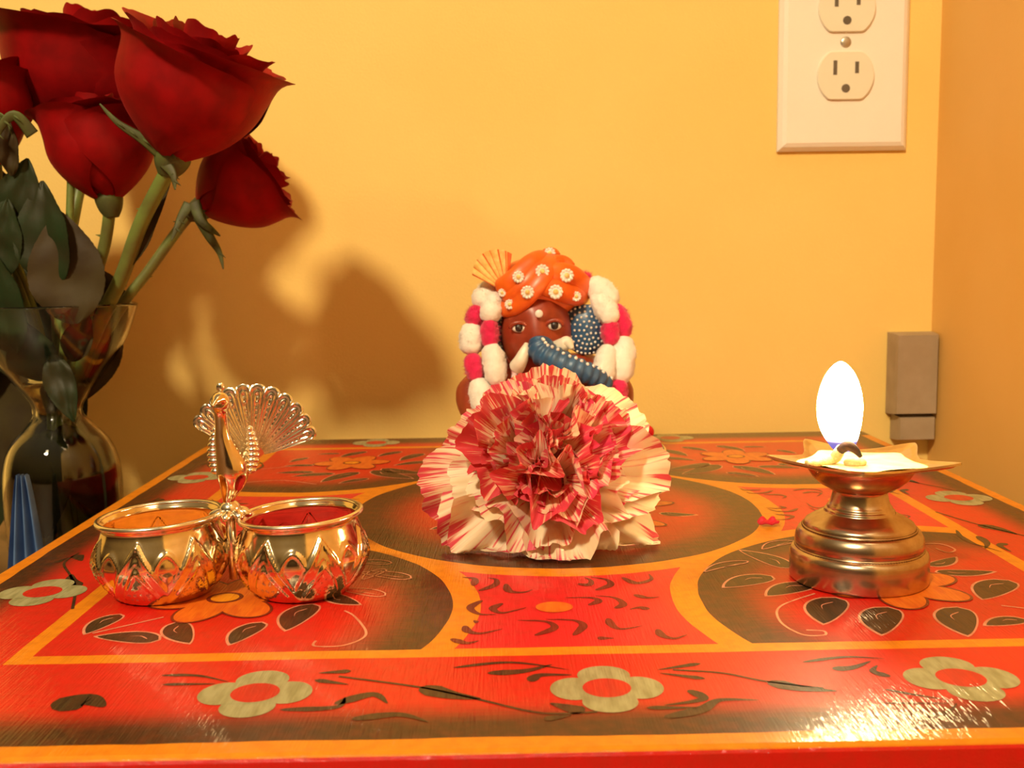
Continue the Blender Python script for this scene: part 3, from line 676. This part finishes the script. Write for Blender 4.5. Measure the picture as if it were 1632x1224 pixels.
# pleated fan at the left of the turban
A = F(808, 465, .292)
def plume(u, v, back=0):
    a = radians(152)+(radians(82)-radians(152))*u; R = .0205*(.9+.16*sin(pi*u)); r = .002+(R-.002)*v
    h = .0007*abs(sin(u*pi*7))*v
    return (A.x+r*cos(a), A.y-.001-h+(.0030 if back else 0)-.002*v, A.z+r*sin(a))
mb = MB(); mb.grid(lambda u, v: plume(u, v), 70, 12); k0 = len(mb.f)
mb.grid(lambda u, v: plume(u, v, 1), 70, 12)
def pe(seq):
    vs = []
    for u, v in seq: vs += [plume(u, v), plume(u, v, 1)]
    mb.add(vs, [(2*i, 2*i+2, 2*i+3, 2*i+1) for i in range(len(seq)-1)])
pe([(i/70, 1) for i in range(71)]); pe([(0, j/12) for j in range(13)]); pe([(1, j/12) for j in range(13)])
for i in range(k0):
    u = (i//12)/70; v = (i % 12)/12
    mb.mi[i] = 1 if (v > .22 and (u*7) % 1 > .10 and u < .90) else 0
mb.build('turban_plume', [M_TURB, M_GOLD], turban)

# ================================================================== WOOL GARLAND
M_WW = mottled('white_wool', (.88, .82, .74), (.80, .74, .66), 300, .95, bstr=.4, Sheen_Weight=.5)
M_WM = mottled('magenta_wool', (.72, .008, .10), (.60, .006, .07), 300, .95, bstr=.4, Sheen_Weight=.4)
gar = empty('wool_garland', tuple(F(868, 470, .305)), 'white and magenta wool garland hung round the figurine from behind its turban', 'garland')
def strand(pts, cols, Y, rad):
    pp = spline([tuple(F(x, y, yy)) for (x, y, yy) in pts], 10); K = len(pp)
    ws = [.5 if i == 0 else (1.25 if c == 'w' else .9) for i, c in enumerate(cols)]; tot = sum(ws); acc = 0
    for i, c in enumerate(cols):
        a = int(acc/tot*(K-1)); acc += ws[i]; b_ = int(acc/tot*(K-1)+.01)
        seg = [V(q) for q in pp[a:b_+1]]
        rnd = random.Random(i*31+len(pts)+int(pts[0][0])); mb = MB()
        ctr = seg[len(seg)//2]; Lh = (seg[-1]-seg[0]).length*.5; d = (seg[-1]-seg[0]).normalized()
        rr_ = rad*(1.0 if c == 'w' else .78)
        q = V((0, 0, 1)).rotation_difference(d).to_matrix()
        rings, M = 14, 22; vs = []
        for j in range(rings+1):
            t = j/rings; w_ = (max(0.0, 1-abs(2*t-1)**2.6))**.5*.93+.07
            cc = ctr+d*(2*t-1)*Lh*1.16
            for k in range(M):
                an = 2*pi*k/M; nn = q @ V((cos(an), sin(an), 0)); g = 1+.22*noise.noise(cc*500+nn*2.1)
                vs.append(cc+nn*rr_*w_*g)
        mb.add(vs, [(j*M+k, j*M+(k+1) % M, (j+1)*M+(k+1) % M, (j+1)*M+k) for j in range(rings) for k in range(M)]+[tuple(range(M)), tuple(range(rings*M, rings*M+M))])
        for k in range(700):      # loose fibres
            t = rnd.random(); an = rnd.random()*2*pi; nn = q @ V((cos(an), sin(an), 0)); cc = ctr+d*(2*t-1)*Lh
            w_ = (max(0.02, 1-abs(2*t-1)**2.6))**.5
            P0 = cc+nn*rr_*w_*.92; dd = (nn+V((rnd.uniform(-.8, .8), rnd.uniform(-.8, .8), rnd.uniform(-.8, .8)))).normalized(); sd = dd.cross(V((rnd.random(), rnd.random(), rnd.random()+.1))).normalized()*.00010
            ln = rnd.uniform(.0008, .0026); P1 = P0+dd*ln; mb.add([P0-sd, P0+sd, P1], [(0, 1, 2)])
        mb.build('white_tuft' if c == 'w' else 'magenta_tuft', M_WW if c == 'w' else M_WM, gar, fix=False)
strand([(800, 448, .306), (778, 466, .300), (760, 495, .296), (752, 530, .294), (752, 570, .290), (762, 615, .286), (774, 665, .28)], 'mwmwmw', 0, .0060)
strand([(812, 462, .304), (790, 478, .296), (782, 505, .291), (780, 540, .289), (786, 575, .286), (792, 620, .282), (800, 660, .278)], 'wwmwm', 0, .0056)
strand([(925, 448, .306), (948, 458, .300), (972, 486, .296), (990, 525, .294), (990, 570, .290), (984, 615, .286), (972, 660, .28)], 'mwmwm', 0, .0062)
strand([(930, 452, .303), (955, 478, .296), (968, 510, .291), (970, 540, .290), (962, 580, .286), (954, 620, .282), (948, 660, .278)], 'mwmwm', 0, .0056)

# red bead beside the figurine
M_BEAD = mottled('red_bead', (.6, .005, .015), (.5, .004, .01), 60, .2)
mb = MB(); mb.ball((.0510, .304, .0149), .0034, 14); tag(mb.build('red_bead', M_BEAD, origin=(.0510, .304, .0115)), 'small shiny red bead on the figurine plinth, right of the carnation', 'bead')

# ================================================================== CARNATION
def petal_mat():
    m, nt, b = pmat('carnation_petal', (.9, .75, .5), .55, Sheen_Weight=.15)
    uv = nt.nodes.new('ShaderNodeUVMap'); U, Vv, _ = xyz(nt, uv.outputs[0])
    oi = nt.nodes.new('ShaderNodeObjectInfo'); sep = nt.nodes.new('ShaderNodeSeparateColor'); nt.links.new(oi.outputs['Color'], sep.inputs[0])
    amt, rnd, hue = [N(nt, q) for q in sep.outputs]
    cmb = nt.nodes.new('ShaderNodeCombineXYZ')
    # streaks fan out along the petal
    uu = (U-.5)*26.0; nt.links.new(uu.s, cmb.inputs[0]); vv = Vv*1.3; nt.links.new(vv.s, cmb.inputs[1]); zz = rnd*40.0; nt.links.new(zz.s, cmb.inputs[2])
    n1 = tnoise(nt, cmb.outputs[0], 1.0, 3, .6)
    cm2 = nt.nodes.new('ShaderNodeCombineXYZ'); u2 = U*4.0; nt.links.new(u2.s, cm2.inputs[0]); v2 = Vv*3.0; nt.links.new(v2.s, cm2.inputs[1]); nt.links.new(zz.s, cm2.inputs[2])
    n2 = tnoise(nt, cm2.outputs[0], 1.0, 2)
    edge_ = Vv.step(.72, 1.0)
    val = n1+(amt-.5)*.42+edge_*.13+(n2-.5)*.30-(Vv*-1.0+1.0).step(.35, .9)*.16
    f = val.step(.54, .66)*.92
    f2 = (val+(amt-.5)*.5).step(.34, .72)*.62
    cream = mixc(nt, n2.step(.3, .7), (.93, .80, .52), (.95, .86, .66))
    red = mixc(nt, hue, (.66, .012, .035), (.72, .012, .11))
    orange = mixc(nt, hue, (.86, .25, .08), (.82, .22, .20))
    c = mixc(nt, f2, cream, orange); c = mixc(nt, f, c, red)
    nt.links.new(c.s, b.inputs['Base Color'])
    tl = nt.nodes.new('ShaderNodeBsdfTranslucent'); nt.links.new(c.s, tl.inputs[0]); mx_ = nt.nodes.new('ShaderNodeMixShader'); mx_.inputs[0].default_value = .28
    out = nt.nodes['Material Output']; nt.links.new(b.outputs[0], mx_.inputs[1]); nt.links.new(tl.outputs[0], mx_.inputs[2]); nt.links.new(mx_.outputs[0], out.inputs[0])
    bump(nt, b, n1, .25, .0004)
    return m
M_PET = petal_mat()
CC = V((-.0052, .150, .0288))
car = empty('carnation', (CC.x, CC.y, 0), 'large carnation bloom with cream petals streaked red and pink, in front of the figurine', 'flower')
axis = V((.02, -.86, .42)).normalized(); e1 = V((1, 0, 0)); e1 = (e1-axis*e1.dot(axis)).normalized(); e2 = axis.cross(e1)
if e2.z < 0: e2 = -e2
rc = random.Random(7)
def carn_petal(psi, phi, L, W, amt, hue, reflex, ruff, seed, root=.010):
    r = random.Random(seed); radial = e1*cos(psi)+e2*sin(psi)
    d = (axis*cos(phi)+radial*sin(phi)).normalized(); nrm = (axis*sin(phi)-radial*cos(phi)).normalized(); side = d.cross(nrm)
    R0 = CC-axis*root; nu, nv = 30, 18; ph = r.random()*6.28; k1 = r.uniform(2.2, 3.6); k2 = r.uniform(6, 9); ph2 = r.random()*6.28
    tw = r.uniform(-.35, .35)
    mb = MB()
    def fn(u, v):
        t = u*2-1; s = v
        w_ = W*(.10+.90*s**1.15)
        Lt = L*(1-.30*abs(t)**2.6)
        if s > .8: Lt *= 1+(.035*((u*22*1.0+r0) % 1)-.02+.02*noise.noise(V((u*9, seed, 0))))*((s-.8)/.2)
        x = t*w_*(1-.12*s*abs(t)); y = Lt*s
        z = -reflex*L*s**3+ruff*L*s**2.2*(.62*sin(t*k1+ph)+.34*sin(t*k2+ph2+s*2)+.05*sin(t*17+ph))+.10*L*noise.noise(V((t*2, s*2.4, seed*1.7)))*s
        z += .16*L*(t*t)*s
        x += tw*z*.6
        P = R0+d*y+side*x+nrm*z
        if P.z < .0009: P.z = .0009+.0005*(1+noise.noise(P*300))
        return P
    r0 = r.random()
    mb.grid(fn, nu, nv, uvs=True)
    o = mb.build('petal', M_PET, car, fix=False); o.color = (amt, r.random(), hue, 1); return o
idx = 0
for k in range(15):      # back ring, wide cream petals
    psi = 2*pi*k/15+rc.uniform(-.14, .14); idx += 1
    low = sin(psi) < -.2; right = cos(psi) > 0
    carn_petal(psi, radians(rc.uniform(68, 88)), .0430*rc.uniform(.84, 1.06)*(1+.04*(cos(psi)**2))*(.93 if sin(psi) > .35 else 1.05 if sin(psi) < -.3 else 1), .0180*rc.uniform(.8, 1.2), rc.uniform(.18, .44) if (right or low) else rc.uniform(.25, .55), rc.random(), rc.uniform(-.05, .35), .19, 100+idx)
for k in range(13):
    psi = 2*pi*(k+.5)/13+rc.uniform(-.2, .2); idx += 1
    low = sin(psi) < -.1
    carn_petal(psi, radians(rc.uniform(48, 66)), .0385*rc.uniform(.80, 1.08), .0170*rc.uniform(.8, 1.1), rc.uniform(.18, .44) if (low or rc.random() < .3) else rc.uniform(.35, .65), rc.random(), rc.uniform(-.15, .3), .25, 200+idx)
# three inner clusters, crowded and redder
CC0, AX0, B1, B2 = CC.copy(), axis.copy(), e1.copy(), e2.copy()
for (ox, oz, n_, a0, hu) in ((-.0150, .0070, 13, .78, .05), (.0150, .0040, 12, .70, .9), (-.001, -.0090, 11, .66, .25), (.002, .0170, 10, .50, .2)):
    axis = (AX0+B1*ox*26+B2*oz*26).normalized(); h_ = V((1, 0, 0)); e1 = (h_-axis*h_.dot(axis)).normalized(); e2 = axis.cross(e1)
    CC = CC0+axis*.0085+B1*ox*.45+B2*oz*.45
    for k in range(n_):
        psi = 2*pi*k/n_+rc.uniform(-.3, .3); idx += 1
        carn_petal(psi, radians(rc.uniform(14, 62)), .0245*rc.uniform(.80, 1.12), .0110*rc.uniform(.8, 1.2), a0+rc.uniform(-.22, .2), min(1, max(0, hu+rc.uniform(-.2, .3))), rc.uniform(-.15, .2), .26, 300+idx, root=.008)
CC, axis, e1, e2 = CC0, AX0, B1, B2
M_STEM = mottled('stem_green', (.10, .20, .03), (.07, .14, .02), 60, .5)
mb = MB(); p_, r_ = srt([(CC-axis*.004, .006), (CC-axis*.014, .0072), (CC-axis*.026+V((0, 0, .004)), .0050), (CC-axis*.034+V((0, 0, .008)), .0025)]); mb.tube([(a[0], a[1], max(a[2], .0075)) for a in p_], r_, 14); mb.build('calyx', M_STEM, car)
# fallen petal
M_FALL = mottled('fallen_petal', (.62, .004, .03), (.5, .004, .02), 200, .5)
mb = MB()
def fp_(u, v, b=0):
    x = (u-.5)*.0066; y = (v-.5)*.0050*(1-.5*abs(u-.5)); return (.0779+x+.0006*sin(v*5), .1748+y, .0007+.0012*abs(sin(u*5.2))*(.5+v)+.0004*sin(v*8)+.0003*b)
mb.grid(lambda u, v: fp_(u, v), 14, 8); mb.grid(lambda u, v: fp_(u, v, 1), 14, 8)
tag(mb.build('fallen_petal', M_FALL), 'small curled magenta petal fallen on the table left of the brass lamp', 'petal')

# ================================================================== VASE AND ROSES
VX, VY = -.2415, .310
m, nt, b = pmat('vase_glass', (.93, .95, .90), .015, Transmission_Weight=1.0, IOR=1.45)
n = tnoise(nt, coord(nt), 30, 2); nt.links.new(mixc(nt, n, (.90, .93, .88), (.94, .95, .92)).s, b.inputs['Base Color']); M_GLASS = m
vase = empty('glass_vase', (VX, VY, FZ), 'clear hourglass shaped glass vase holding the red roses, beyond the table edge', 'vase')
vo = [(0, FZ), (.024, FZ), (.0265, FZ+.003), (.0275, -.030), (.0280, -.012), (.0272, .002), (.0235, .013), (.0160, .022), (.0118, .0280), (.0135, .035), (.0220, .047), (.0300, .058), (.0350, .067), (.0385, .0765), (.0400, .0815)]
vi = [(r-.0018, z) for r, z in vo[3:]]
vop = vo[:3]+spline(vo[3:], 5); vip = spline([(.0, FZ+.008), (.020, FZ+.009), (.0252, FZ+.014)]+[(r-.0019, z+.0002) for r, z in vo[4:]], 5)[::-1]
mb = MB(); mb.lathe(vop+[(.0392, .0822)]+vip, 72, (VX, VY, 0)); mb.build('vase_body', M_GLASS, vase)

M_WATER, nt, b = pmat('vase_water', (.42, .34, .16), .02, Transmission_Weight=1.0, IOR=1.33)
n = tnoise(nt, coord(nt), 40, 2); nt.links.new(mixc(nt, n, (.34, .27, .12), (.44, .36, .18)).s, b.inputs['Base Color'])
wp = [(0, .0440)]+[(r-.0004, z) for r, z in vip if FZ+.0079 < z < .0440]
wp = [wp[0]]+[(wp[1][0], .0440)]+wp[1:]
tag(MB().lathe(wp, 64, (VX, VY, 0)).build('vase_water', M_WATER), 'cloudy greenish brown water standing in the glass vase', 'water')
def rose_mat():
    m, nt, b = pmat('rose_petal', (.42, .002, .006), .6, Specular_IOR_Level=.2, Sheen_Weight=.12, Sheen_Roughness=.4)
    b.inputs['Sheen Tint'].default_value = (1, .1, .1, 1)
    o = coord(nt); n = tnoise(nt, o, 90, 4); c = mixc(nt, n.step(.3, .75), (.31, .0008, .0025), (.20, .0005, .0015)); nt.links.new(c.s, b.inputs['Base Color'])
    uv = nt.nodes.new('ShaderNodeUVMap'); U, Vv, _ = xyz(nt, uv.outputs[0]); cmb = nt.nodes.new('ShaderNodeCombineXYZ'); a = U*60.0; nt.links.new(a.s, cmb.inputs[0]); v = Vv*3.0; nt.links.new(v.s, cmb.inputs[1])
    bump(nt, b, tnoise(nt, cmb.outputs[0], 1.0, 3), .12, .0005)
    return m
M_ROSE = rose_mat()
M_SEP = mottled('sepal_green', (.10, .13, .03), (.07, .07, .02), 120, .6)
M_RSTEM = mottled('rose_stem', (.17, .24, .05), (.12, .12, .03), 60, .45)
M_LEAF = mottled('rose_leaf', (.014, .034, .009), (.024, .024, .008), 50, .55, bstr=.15, bscale=300, Specular_IOR_Level=.3)
M_LEAFB = mottled('rose_leaf_brownish', (.050, .036, .010), (.036, .022, .008), 50, .6, bstr=.15, bscale=300, Specular_IOR_Level=.25)
def basis(ax):
    ax = V(ax).normalized(); h = V((0, 0, 1)) if abs(ax.z) < .95 else V((1, 0, 0)); a = h.cross(ax).normalized(); return ax, a, ax.cross(a)
def leaf_blade(name, parent, base, tip, width, face, mat, droop=.1, fold=.25, seed=0, n=22):
    base = V(base); tip = V(tip); d = tip-base; L = d.length; d.normalize(); fc = V(face); fc = (fc-d*fc.dot(d)).normalized(); sd = d.cross(fc)
    mb = MB()
    def fn(u, v, bk=0):
        t = u; s = v*2-1; w_ = width*.5*sin(pi*min(1, t*.98+.01)**.80)**.85*(1+.035*((t*26) % 1))
        return base+d*L*t+sd*s*w_+fc*(abs(s)*w_*fold-droop*L*(t-.5)**2*1.6+.0016*noise.noise(V((t*4, s*2, seed)))-.0004*bk)
    mb.grid(lambda u, v: fn(u, v), n*2, 10); mb.grid(lambda u, v: fn(u, v, 1), n*2, 10)
    return mb.build(name, mat, parent)
def rose(label, base, ax, L, R, seed, stem_pts, openness=.5, n=15, roll=0, sepals=(), leaves=(), srad=.0026, group='red roses in the glass vase', full=True):
    rnd = random.Random(seed); base = V(base); ax, a1, a2 = basis(ax)
    root = empty('rose', tuple(base), label, 'rose', group)
    for i in range(n):
        f = i/(n-1)                      # 0 inner .. 1 outer
        th0 = roll+i*2.39996; wa = .85+.65*f if i > 3 else 1.5
        rad = R*(.20+.72*f**.9); hh = L*(1.0-.13*f+rnd.uniform(-.04, .04))
        op = .55*openness*(f**1.4)*rnd.uniform(.75, 1.2); curl = (.03+.17*f**1.5)*rnd.uniform(.6, 1.3); ph = rnd.random()*6
        nz = seed*3.1+i
        mb = MB()
        def fn(u, v, bk=0):
            t = u*2-1; top_ = 1-.17*abs(t)**2.4+.06*noise.noise(V((t*3, nz, 1)))+(.016*noise.noise(V((t*12, nz, 4))) if f > .5 else 0)
            vv = v*top_; wid = wa*(.35+.65*sin(min(1, vv*1.5)*pi/2))
            th = th0+t*wid+.12*sin(vv*3+ph)
            rr_ = rad*(sin(min(1, vv*1.65)*pi/2)**.75)+R*op*max(0, vv-.35)**1.4*.9
            h = hh*vv
            lip = max(0, vv-.80)/.2
            rr_ += R*curl*lip**2*(1+.35*sin(t*4+ph)); h -= L*curl*.25*lip**2.2
            rr_ += R*.05*noise.noise(V((t*1.6+nz, vv*2.4, nz)))+R*.03*f*sin(t*7+ph)*vv**3
            rr_ -= R*.10*abs(t)**3*(1-f*.5)
            rr_ -= .0005*bk
            return base+ax*h+(a1*cos(th)+a2*sin(th))*max(rr_, .0003)
        mb.grid(lambda u, v: fn(u, v), 26, 22, uvs=True); mb.build('petal', M_ROSE, root, fix=False)
    mb = MB(); p_, r_ = srt([(base-ax*.006, srad*1.1), (base-ax*.002, srad*1.9), (base+ax*.003, srad*2.3), (base+ax*.006, srad*2.0)]); mb.tube(p_, r_, 14); mb.build('calyx', M_SEP, root)
    for sp in sepals:
        pp = spline([tuple(q) for q in sp], 8); K = len(pp); rs = [.0028*(1-(i/(K-1))**1.2)+.0003 for i in range(K)]
        mb = MB(); mb.tube(pp, rs, 8, flat=.28, up=(0, -1, 0))
        for q in (K//3, K//2, 2*K//3):
            P = V(pp[q]); mb.tube([P, P+V((.003, -.0005, -.0025))], [.0008, .0001], 5)
        mb.build('sepal', M_SEP, root)
    if stem_pts:
        pp = spline([tuple(q) for q in stem_pts], 10); mb = MB(); mb.tube(pp, srad, 12)
        for q in range(8, len(pp)-6, 14):
            P = V(pp[q]); s_ = 1 if (q//14) % 2 else -1; mb.tube([P, P+V((s_*.0050, 0, .0010))], [.0014, .0001], 6)
        mb.build('stem', M_RSTEM, root)
    for lf in leaves: leaf_blade('leaf', root, *lf, seed=seed)
    return root
W3 = lambda x, y, z: V((x, y, z))
S0 = W3(-.2400, .310, .030)
# big rose leaning right
rose('largest red rose, leaning right on a thick pale green stem', (-.1672, .270, .1455), (.36, -.10, .80), .0622, .0345, 3,
     [(-.1680, .270, .1430), (-.1850, .280, .1200), (-.1995, .290, .0945), (-.2170, .302, .0710), (-.2380, .311, .030), (-.2420, .311, -.012), (-.2300, .312, -.036)],
     openness=.55, n=17, roll=2.2, sepals=[[(-.1685, .266, .148), (-.176, .262, .155), (-.186, .260, .162), (-.193, .259, .170)], [(-.167, .265, .147), (-.161, .261, .150), (-.156, .260, .153)], [(-.169, .265, .146), (-.164, .262, .140), (-.163, .261, .133)]],
     leaves=[((-.197, .287, .098), (-.1720, .280, .138), .010, (0, -1, .2), M_LEAFB)], srad=.0035)
rose('red rose half hidden low behind the largest rose, its sepals hanging down', (-.1700, .318, .1270), (.70, .05, .42), .047, .0250, 11,
     [(-.1700, .318, .1290), (-.1800, .318, .1180), (-.1950, .316, .0980), (-.2120, .314, .0760), (-.2360, .313, .032), (-.2440, .314, -.02), (-.255, .315, -.036)],
     openness=.55, n=13, roll=.6, sepals=[[(-.170, .312, .131), (-.166, .308, .122), (-.160, .306, .117), (-.156, .305, .114)], [(-.168, .312, .124), (-.162, .308, .114), (-.157, .306, .106), (-.1555, .306, .098)], [(-.172, .312, .130), (-.176, .308, .122), (-.180, .306, .112)]], srad=.0026)
rose('upright half closed red rose, left of and below the largest rose', (-.2045, .295, .1290), (-.12, -.02, 1), .0530, .0268, 21,
     [(-.2047, .295, .127), (-.2090, .297, .110), (-.2190, .300, .085), (-.2370, .308, .035), (-.2400, .305, -.010), (-.2350, .300, -.036)],
     openness=.25, n=13, roll=4.0, sepals=[[(-.232, .280, .160), (-.238, .276, .168), (-.246, .276, .160), (-.250, .277, .146)]], srad=.0028)
rose('broad dark red rose cut by the upper left corner, behind the others', (-.2300, .336, .1560), (.14, -.05, 1), .072, .0440, 33,
     [(-.2305, .336, .154), (-.2340, .328, .130), (-.2380, .316, .090), (-.2430, .312, .035), (-.2460, .312, -.015), (-.2520, .312, -.036)],
     openness=.7, n=17, roll=1.0, srad=.0028)
rose('red rose at the far left edge of the frame with a long hanging sepal', (-.2620, .300, .1450), (-.22, .05, .9), .052, .030, 41,
     [(-.2615, .300, .143), (-.2560, .302, .110), (-.2480, .308, .070), (-.2440, .311, .032), (-.2380, .317, -.012), (-.2310, .320, -.036)],
     openness=.5, n=13, roll=3.0, sepals=[[(-.262, .290, .148), (-.252, .284, .166), (-.245, .281, .168), (-.241, .280, .158)]], srad=.0026)
# loose foliage stems: each a stem with its own leaves
def spray(label, stem, blades):
    root = empty('leafy_rose_stem', stem[-1], label, 'leafy stem', 'leafy stems in the glass vase')
    mb = MB(); mb.tube(spline([tuple(q) for q in stem], 8), .0018, 10); mb.build('stem', M_RSTEM, root)
    for b_ in blades: leaf_blade('leaf', root, *b_)
spray('leafy stem at the front of the vase with a broad brownish leaf pointing up', [(-.2200, .292, .150), (-.2230, .2900, .110), (-.2290, .2950, .075), (-.2390, .3060, .030), (-.2400, .3020, -.035)],
      [((-.2180, .279, .074), (-.2240, .283, .126), .034, (.1, -1, .1), M_LEAFB, .05, .12), ((-.2290, .282, .090), (-.2330, .284, .140), .030, (-.3, -1, .1), M_LEAF, .15, .2),
       ((-.2320, .284, .060), (-.2220, .280, .028), .014, (.2, -1, 0), M_LEAF)])
spray('leafy stem leaning left out of the vase with dark green leaves', [(-.2620, .300, .130), (-.2550, .3020, .100), (-.2460, .306, .060), (-.2420, .309, .030), (-.2480, .308, -.035)],
      [((-.2500, .290, .105), (-.2380, .285, .150), .026, (.1, -1, .1), M_LEAF), ((-.2560, .288, .095), (-.2480, .284, .132), .022, (0, -1, .2), M_LEAF), ((-.2520, .289, .060), (-.2600, .286, .110), .028, (-.2, -1, .2), M_LEAF), ((-.2450, .284, .142), (-.2430, .279, .168), .010, (0, -1, .1), M_LEAFB)])
spray('leafy stem pressed against the right inside of the vase with dark leaves under water', [(-.2150, .300, .100), (-.2200, .303, .080), (-.2340, .308, .040), (-.2400, .310, .026), (-.2240, .306, .000), (-.2260, .305, -.036)],
      [((-.2380, .303, .022), (-.2180, .298, -.022), .022, (.1, -1, .1), M_LEAF), ((-.2430, .300, .020), (-.2440, .292, -.030), .026, (0, -1, .1), M_LEAF), ((-.2260, .290, .056), (-.2150, .287, .078), .014, (.2, -1, .1), M_LEAFB), ((-.2420, .296, .046), (-.2460, .290, .074), .024, (0, -1, .1), M_LEAF), ((-.2500, .304, .018), (-.2600, .296, -.024), .020, (0, -1, .1), M_LEAF)])
spray('leafy stem at the back of the vase crowded with drooping dark leaves', [(-.2480, .330, .130), (-.2470, .3260, .090), (-.2440, .318, .050), (-.2405, .314, .028), (-.2500, .316, -.035)],
      [((-.2300, .330, .100), (-.2180, .322, .052), .030, (.2, -1, .1), M_LEAFB), ((-.2500, .332, .112), (-.2520, .326, .050), .036, (0, -1, .1), M_LEAF), ((-.2650, .330, .100), (-.2700, .320, .150), .034, (0, -1, .1), M_LEAF), ((-.2400, .318, .060), (-.2330, .315, .016), .016, (0, -1, .1), M_LEAF),
       ((-.2440, .320, .026), (-.2300, .322, -.030), .030, (.2, -1, .1), M_LEAF), ((-.2420, .320, .020), (-.2560, .322, -.036), .030, (-.2, -1, .1), M_LEAFB), ((-.2150, .318, .072), (-.2300, .314, .034), .020, (.2, -1, .1), M_LEAFB)])
spray('leafy stem drooping low beyond the left side of the vase', [(-.3000, .335, .060), (-.2900, .330, .100), (-.2700, .322, .108), (-.2560, .314, .085), (-.2430, .311, .030), (-.2360, .306, -.035)],
      [((-.2900, .345, .100), (-.3000, .335, .030), .046, (0, -1, .1), M_LEAF), ((-.2980, .345, .060), (-.2820, .340, -.020), .044, (.1, -1, .1), M_LEAFB), ((-.2780, .350, .110), (-.2760, .345, .050), .040, (0, -1, .1), M_LEAF), ((-.3000, .350, .020), (-.2960, .345, -.040), .040, (0, -1, .1), M_LEAF)])
# blue cloth at the left edge
M_CLOTH = mottled('blue_cloth', (.06, .13, .30), (.10, .20, .42), 60, .8)
mb = MB()
def cl(u, v, bk=0):
    wd = .006+.018*(1-v)**.8; x = -.2290+(u-.5)*wd*.85-.001*(1-v); z = FZ+.0005+(.0605)*v
    return (x, .240+.0035*sin(u*19)*(1-v*.5)+.0012*bk, z)
mb.grid(lambda u, v: cl(u, v), 40, 16); mb.grid(lambda u, v: cl(u, v, 1), 40, 16)
tag(mb.build('folded_cloth', M_CLOTH), 'narrow blue folded cloth standing at the left edge in front of the vase', 'cloth')
